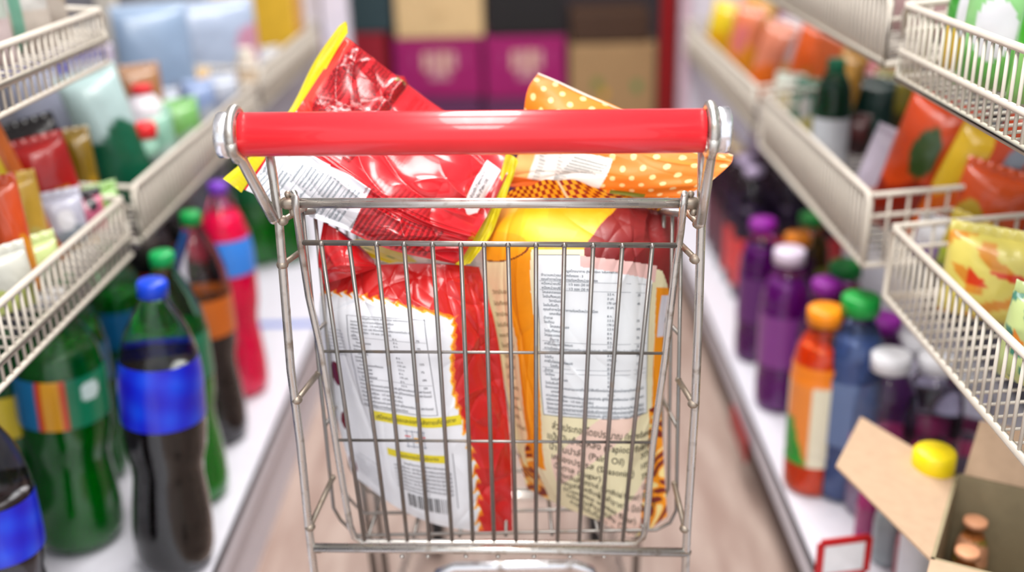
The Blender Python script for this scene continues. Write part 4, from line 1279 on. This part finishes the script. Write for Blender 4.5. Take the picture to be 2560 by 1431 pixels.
# middle lower left basket
gm = .70
goods('large green detergent pouch with a pale grey top', 288, 192, -.715, gm, 122, P_plain((190, 214, 214), (8, 104, 76), None, .40), -1, 35, .07, 8, -10, group=gL1m, name='detergent_pouch')
goods('grey pouch with a dark blue slanted stripe', 185, 172, -.80, gm, 200, P_stripe((176, 180, 200), (20, 46, 170), .50, .62, -.15, None), -1, 30, .06, 10, -6, group=gL1m)
goods('yellow and orange packet leaning at the far left', 55, 300, -.74, gm, 80, P_stripe((206, 110, 30), (232, 206, 30), .3, .6, .1), -1, 35, .05, 10, -14, group=gL1m)
goods('black packet beside the yellow and orange packet', 125, 318, -.78, gm, 110, P_plain((30, 24, 28), (70, 24, 24), None, .6), -1, 32, .05, 8, -10, group=gL1m)
goods('red and yellow packet in front of the green detergent pouch', 130, 365, -.735, gm, 110, P_plain((190, 20, 20), (230, 170, 30), None, .45), -1, 35, .05, 8, -6, group=gL1m)
goods('dark gold packet between the red packet and the detergent pouch', 200, 345, -.745, gm, 50, P_plain((150, 120, 10), (190, 150, 20), None, .5), -1, 35, .04, 8, group=gL1m)
tp = onx(352, 212, -.735)
t = bottle('white squeeze bottle with a red stripe behind the detergent pouch', (tp[0], tp[1], .715), tp[2] - .715, .04, (232, 226, 232), (226, 222, 230), (214, 44, 48), (236, 110, 110), (.2, .45), .9, 'straight', gL1m, name='squeeze_bottle', capr=.5, caph=.1, trans=.1)
tp = onx(362, 325, -.69)
t = thing('lollipop_tub', 'small round red lidded tub on the basket rail right of the detergent pouch', 'tub', (tp[0], tp[1], tp[2] - .05), gL1m)
MB().lathe([(.014, 0), (.018, .004), (.018, .036)], 20).build('tub_body', mat((150, 196, 176), .4), t)
MB().lathe([(.018, .036), (.021, .038), (.021, .058), (.016, .064)], 20).build('lid', mat((220, 40, 44), .35), t)
for (px_, py_, X_, wp, pt, rl, lb) in [
    (395, 290, -.70, 60, P_plain((150, 196, 176), (190, 206, 200), None, .5), 0, 'mint green packet right of the red lidded tub'),
    (455, 265, -.71, 70, P_plain((130, 190, 110), (170, 190, 180), None, .5), 0, 'leaf green packet in the middle lower left basket'),
    (415, 240, -.76, 60, P_plain((190, 196, 212), (160, 170, 190), (200, 206, 220), .5), 0, 'silver blue packet behind the mint green one'),
    (500, 215, -.74, 60, P_plain((150, 170, 210), (190, 196, 206), None, .5), 0, 'light blue packet right of the leaf green one'),
    (355, 180, -.78, 80, P_plain((176, 130, 90), (150, 110, 80), None, .5), 0, 'brown packet under the bluish white sacks'),
    (480, 190, -.80, 80, P_plain((206, 170, 110), (190, 130, 60), None, .5), 0, 'ochre packet between the bluish white sacks')]:
    goods(lb, px_, py_, X_, gm, wp, pt, -1, 35, .04, 6, rl, group=gL1m)
goods('large bluish white sack on the left of the pair', 375, 25, -.86, gm, 150, P_plain((160, 182, 210), (140, 150, 172), None, .7), -1, 30, .07, 4, 0, group='bluish white sacks', name='plastic_sack', cat='sack')
goods('large bluish white sack with a pink corner on the right of the pair', 520, 15, -.82, gm, 190, P_plain((186, 200, 224), (160, 172, 196), (214, 160, 184), .75, (.95, .45, .2)), -1, 30, .07, 4, 0, group='bluish white sacks', name='plastic_sack', cat='sack')
goods('dark brown packet wedged between the two bluish white sacks', 440, 30, -.90, gm, 80, P_plain((90, 70, 70), (130, 60, 70), None, .6), -1, 30, .05, 4, 0, group=gL1m)
goods('lilac packet under the upper left basket', 200, 135, -.88, gm, 130, P_plain((190, 180, 204), (70, 90, 96), None, .3), -1, 30, .05, 4, group=gL1m)
# far left basket
tp = onx(612, 120, -.72)
bottle('small bottle with a cream cap and a peach label on the left shelf', (tp[0], tp[1], .715), tp[2] - .715, .03, (232, 220, 206), (226, 190, 160), (236, 230, 214), (226, 196, 160), (.2, .6), .8, 'straight', gL1f, name='lotion_bottle', capr=.6, caph=.15, trans=.2)
tp = onx(640, -30, -.80)
t = thing('yellow_carton', 'yellow carton at the back of the farthest lower left basket', 'carton', (tp[0], tp[1], .73), gL1f)
MB().box((0, 0, .17), (.24, .16, .34)).build('carton_body', mat((226, 180, 50), .5), t, bevel=.004)
MB().box((.121, 0, .17), (.003, .06, .34)).build('tape', mat((200, 130, 60), .5), t)
for (px_, py_, X_, wp, pt, lb) in [
    (560, 200, -.72, 60, P_plain((200, 206, 220), (170, 176, 196), None), 'pale silver packet left of the lotion bottle'),
    (668, 130, -.72, 60, P_plain((190, 190, 196), (200, 200, 204), None), 'pale grey packet right of the lotion bottle'),
    (700, 70, -.74, 60, P_plain((170, 130, 120), (150, 100, 90), None), 'dusty rose packet behind the basket rail'),
    (745, 60, -.72, 50, P_plain((206, 206, 214), (190, 196, 200), None), 'white packet at the far end of the farthest lower left basket')]:
    goods(lb, px_, py_, X_, .715, wp, pt, -1, 40, .04, 6, 0, group=gL1f)
# upper left basket
for (y, X_, h_, pt, lb) in [
    (1.16, -.72, .14, P_plain((236, 240, 246), (150, 60, 70), (230, 190, 160), .62, (.5, .2, .2)), 'white packet with dark red print at the top left corner'),
    (1.28, -.72, .15, P_stripe((196, 196, 190), (20, 110, 84), .35, .6, .0, (206, 150, 150), .6), 'grey packet with a dark green stripe in the upper left basket'),
    (1.40, -.72, .15, P_stripe((190, 200, 190), (90, 160, 120), .2, .4, .0, (206, 190, 190), .6), 'pale green packet with a pink lower half in the upper left basket'),
    (1.53, -.72, .14, P_stripe((206, 204, 200), (120, 170, 150), .4, .6, .0, (200, 190, 180), .6), 'cream packet with a mint stripe in the upper left basket'),
    (1.64, -.74, .14, P_plain((176, 160, 140), (190, 180, 170), None, .6), 'taupe packet at the far end of the upper left basket')]:
    pouch(lb, (X_, y, Lf2 - .005), .12, h_, .05, pt, (math.radians(-6), 0, math.radians(50)), gL2)

# ------------------------------------------------------------------ cartons at the end of the aisle
YB = 4.0


def carton_box(label, pxa, pxb, pya, pyb, rgb, Y=YB, dep=.26, emblem=None, group='cartons stacked at the end of the aisle', zb=None, rough=.55):
    a = at(pxa, (pya + pyb) / 2, Y); b = at(pxb, (pya + pyb) / 2, Y); zt = at((pxa + pxb) / 2, pya, Y)[2]; z0 = at((pxa + pxb) / 2, pyb, Y)[2] if zb is None else zb
    wd = b[0] - a[0]; cx = (a[0] + b[0]) / 2; h = zt - z0
    t = thing('stacked_carton', label, 'carton', (cx, Y + dep / 2, z0), group)
    MB().box((0, 0, h / 2), (wd - .004, dep, h - .003)).build('carton_body', mat(rgb, rough, var=.05, scale=8), t, bevel=.004)
    if emblem:
        for i, (ex, ez, ew, eh, erg) in enumerate(emblem):
            MB().box((ex * wd, -dep / 2 - .0012, ez * h), (ew * wd, .0016, eh * h), col=(1, 1, 1)).build('printed_mark', mat(erg, .6), t)
    return zt


EMB = [(-.13, .62, .07, .30, (214, 176, 160)), (-.03, .60, .07, .36, (206, 160, 160)), (.07, .60, .07, .36, (214, 180, 156)), (.17, .63, .07, .28, (206, 160, 160)), (.02, .36, .24, .10, (190, 130, 150)), (-.27, .66, .03, .22, (176, 70, 130)), (.30, .66, .03, .22, (176, 70, 130))]
zb1 = at(1100, 245, YB)[2]
for (a_, b_, r_, lb, rgb) in ((985, 1205, 0, 'purple carton under the left magenta carton', (92, 40, 84)), (1212, 1415, 0, 'purple carton under the right magenta carton', (98, 44, 88))):
    carton_box(lb, a_, b_, 247, 300, rgb, zb=.0)
carton_box('magenta carton with a beige emblem, left of the pair at the aisle end', 985, 1205, 96, 245, (150, 8, 96), emblem=EMB)
carton_box('magenta carton with a beige emblem, right of the pair at the aisle end', 1212, 1415, 90, 245, (152, 8, 98), emblem=EMB)
carton_box('beige carton on top of the left magenta carton', 985, 1208, -60, 95, (212, 182, 134), emblem=[(.0, .40, .18, .1, (206, 176, 128))])
carton_box('dark red carton left of the magenta cartons', 868, 972, 84, 300, (140, 14, 36), zb=0, emblem=None)
carton_box('dark teal carton on top of the dark red carton', 862, 978, -60, 83, (38, 60, 66))
carton_box('kraft carton with yellow and green print right of the magenta cartons', 1424, 1640, 108, 300, (164, 132, 92), zb=0, emblem=[(-.18, .76, .1, .06, (110, 130, 60)), (-.10, .70, .07, .05, (206, 160, 30)), (.28, .74, .09, .06, (90, 140, 80)), (-.25, .62, .07, .06, (140, 140, 80))])
carton_box('dark brown carton on top of the kraft carton', 1426, 1625, 28, 106, (66, 42, 26))
carton_box('black block standing in for the dark gap above the right magenta carton', 1216, 1412, -60, 88, (16, 13, 16))  # shaded gap between the stacks, painted as a solid near-black box
carton_box('deep red carton behind the white end post', 770, 866, 110, 300, (150, 20, 50), Y=4.05, zb=0)
p = at(1668, 100, 3.98)
t = thing('red_post', 'upright red post at the end of the aisle right of the kraft carton', 'post', (p[0], 3.98, 0))
MB().box((0, 0, .8), (.045, .045, 1.6)).build('post_shaft', mat((150, 6, 14), .4), t, bevel=.004); MB().box((0, 0, .004), (.12, .12, .008)).build('foot_plate', mat((150, 6, 14), .4), t)
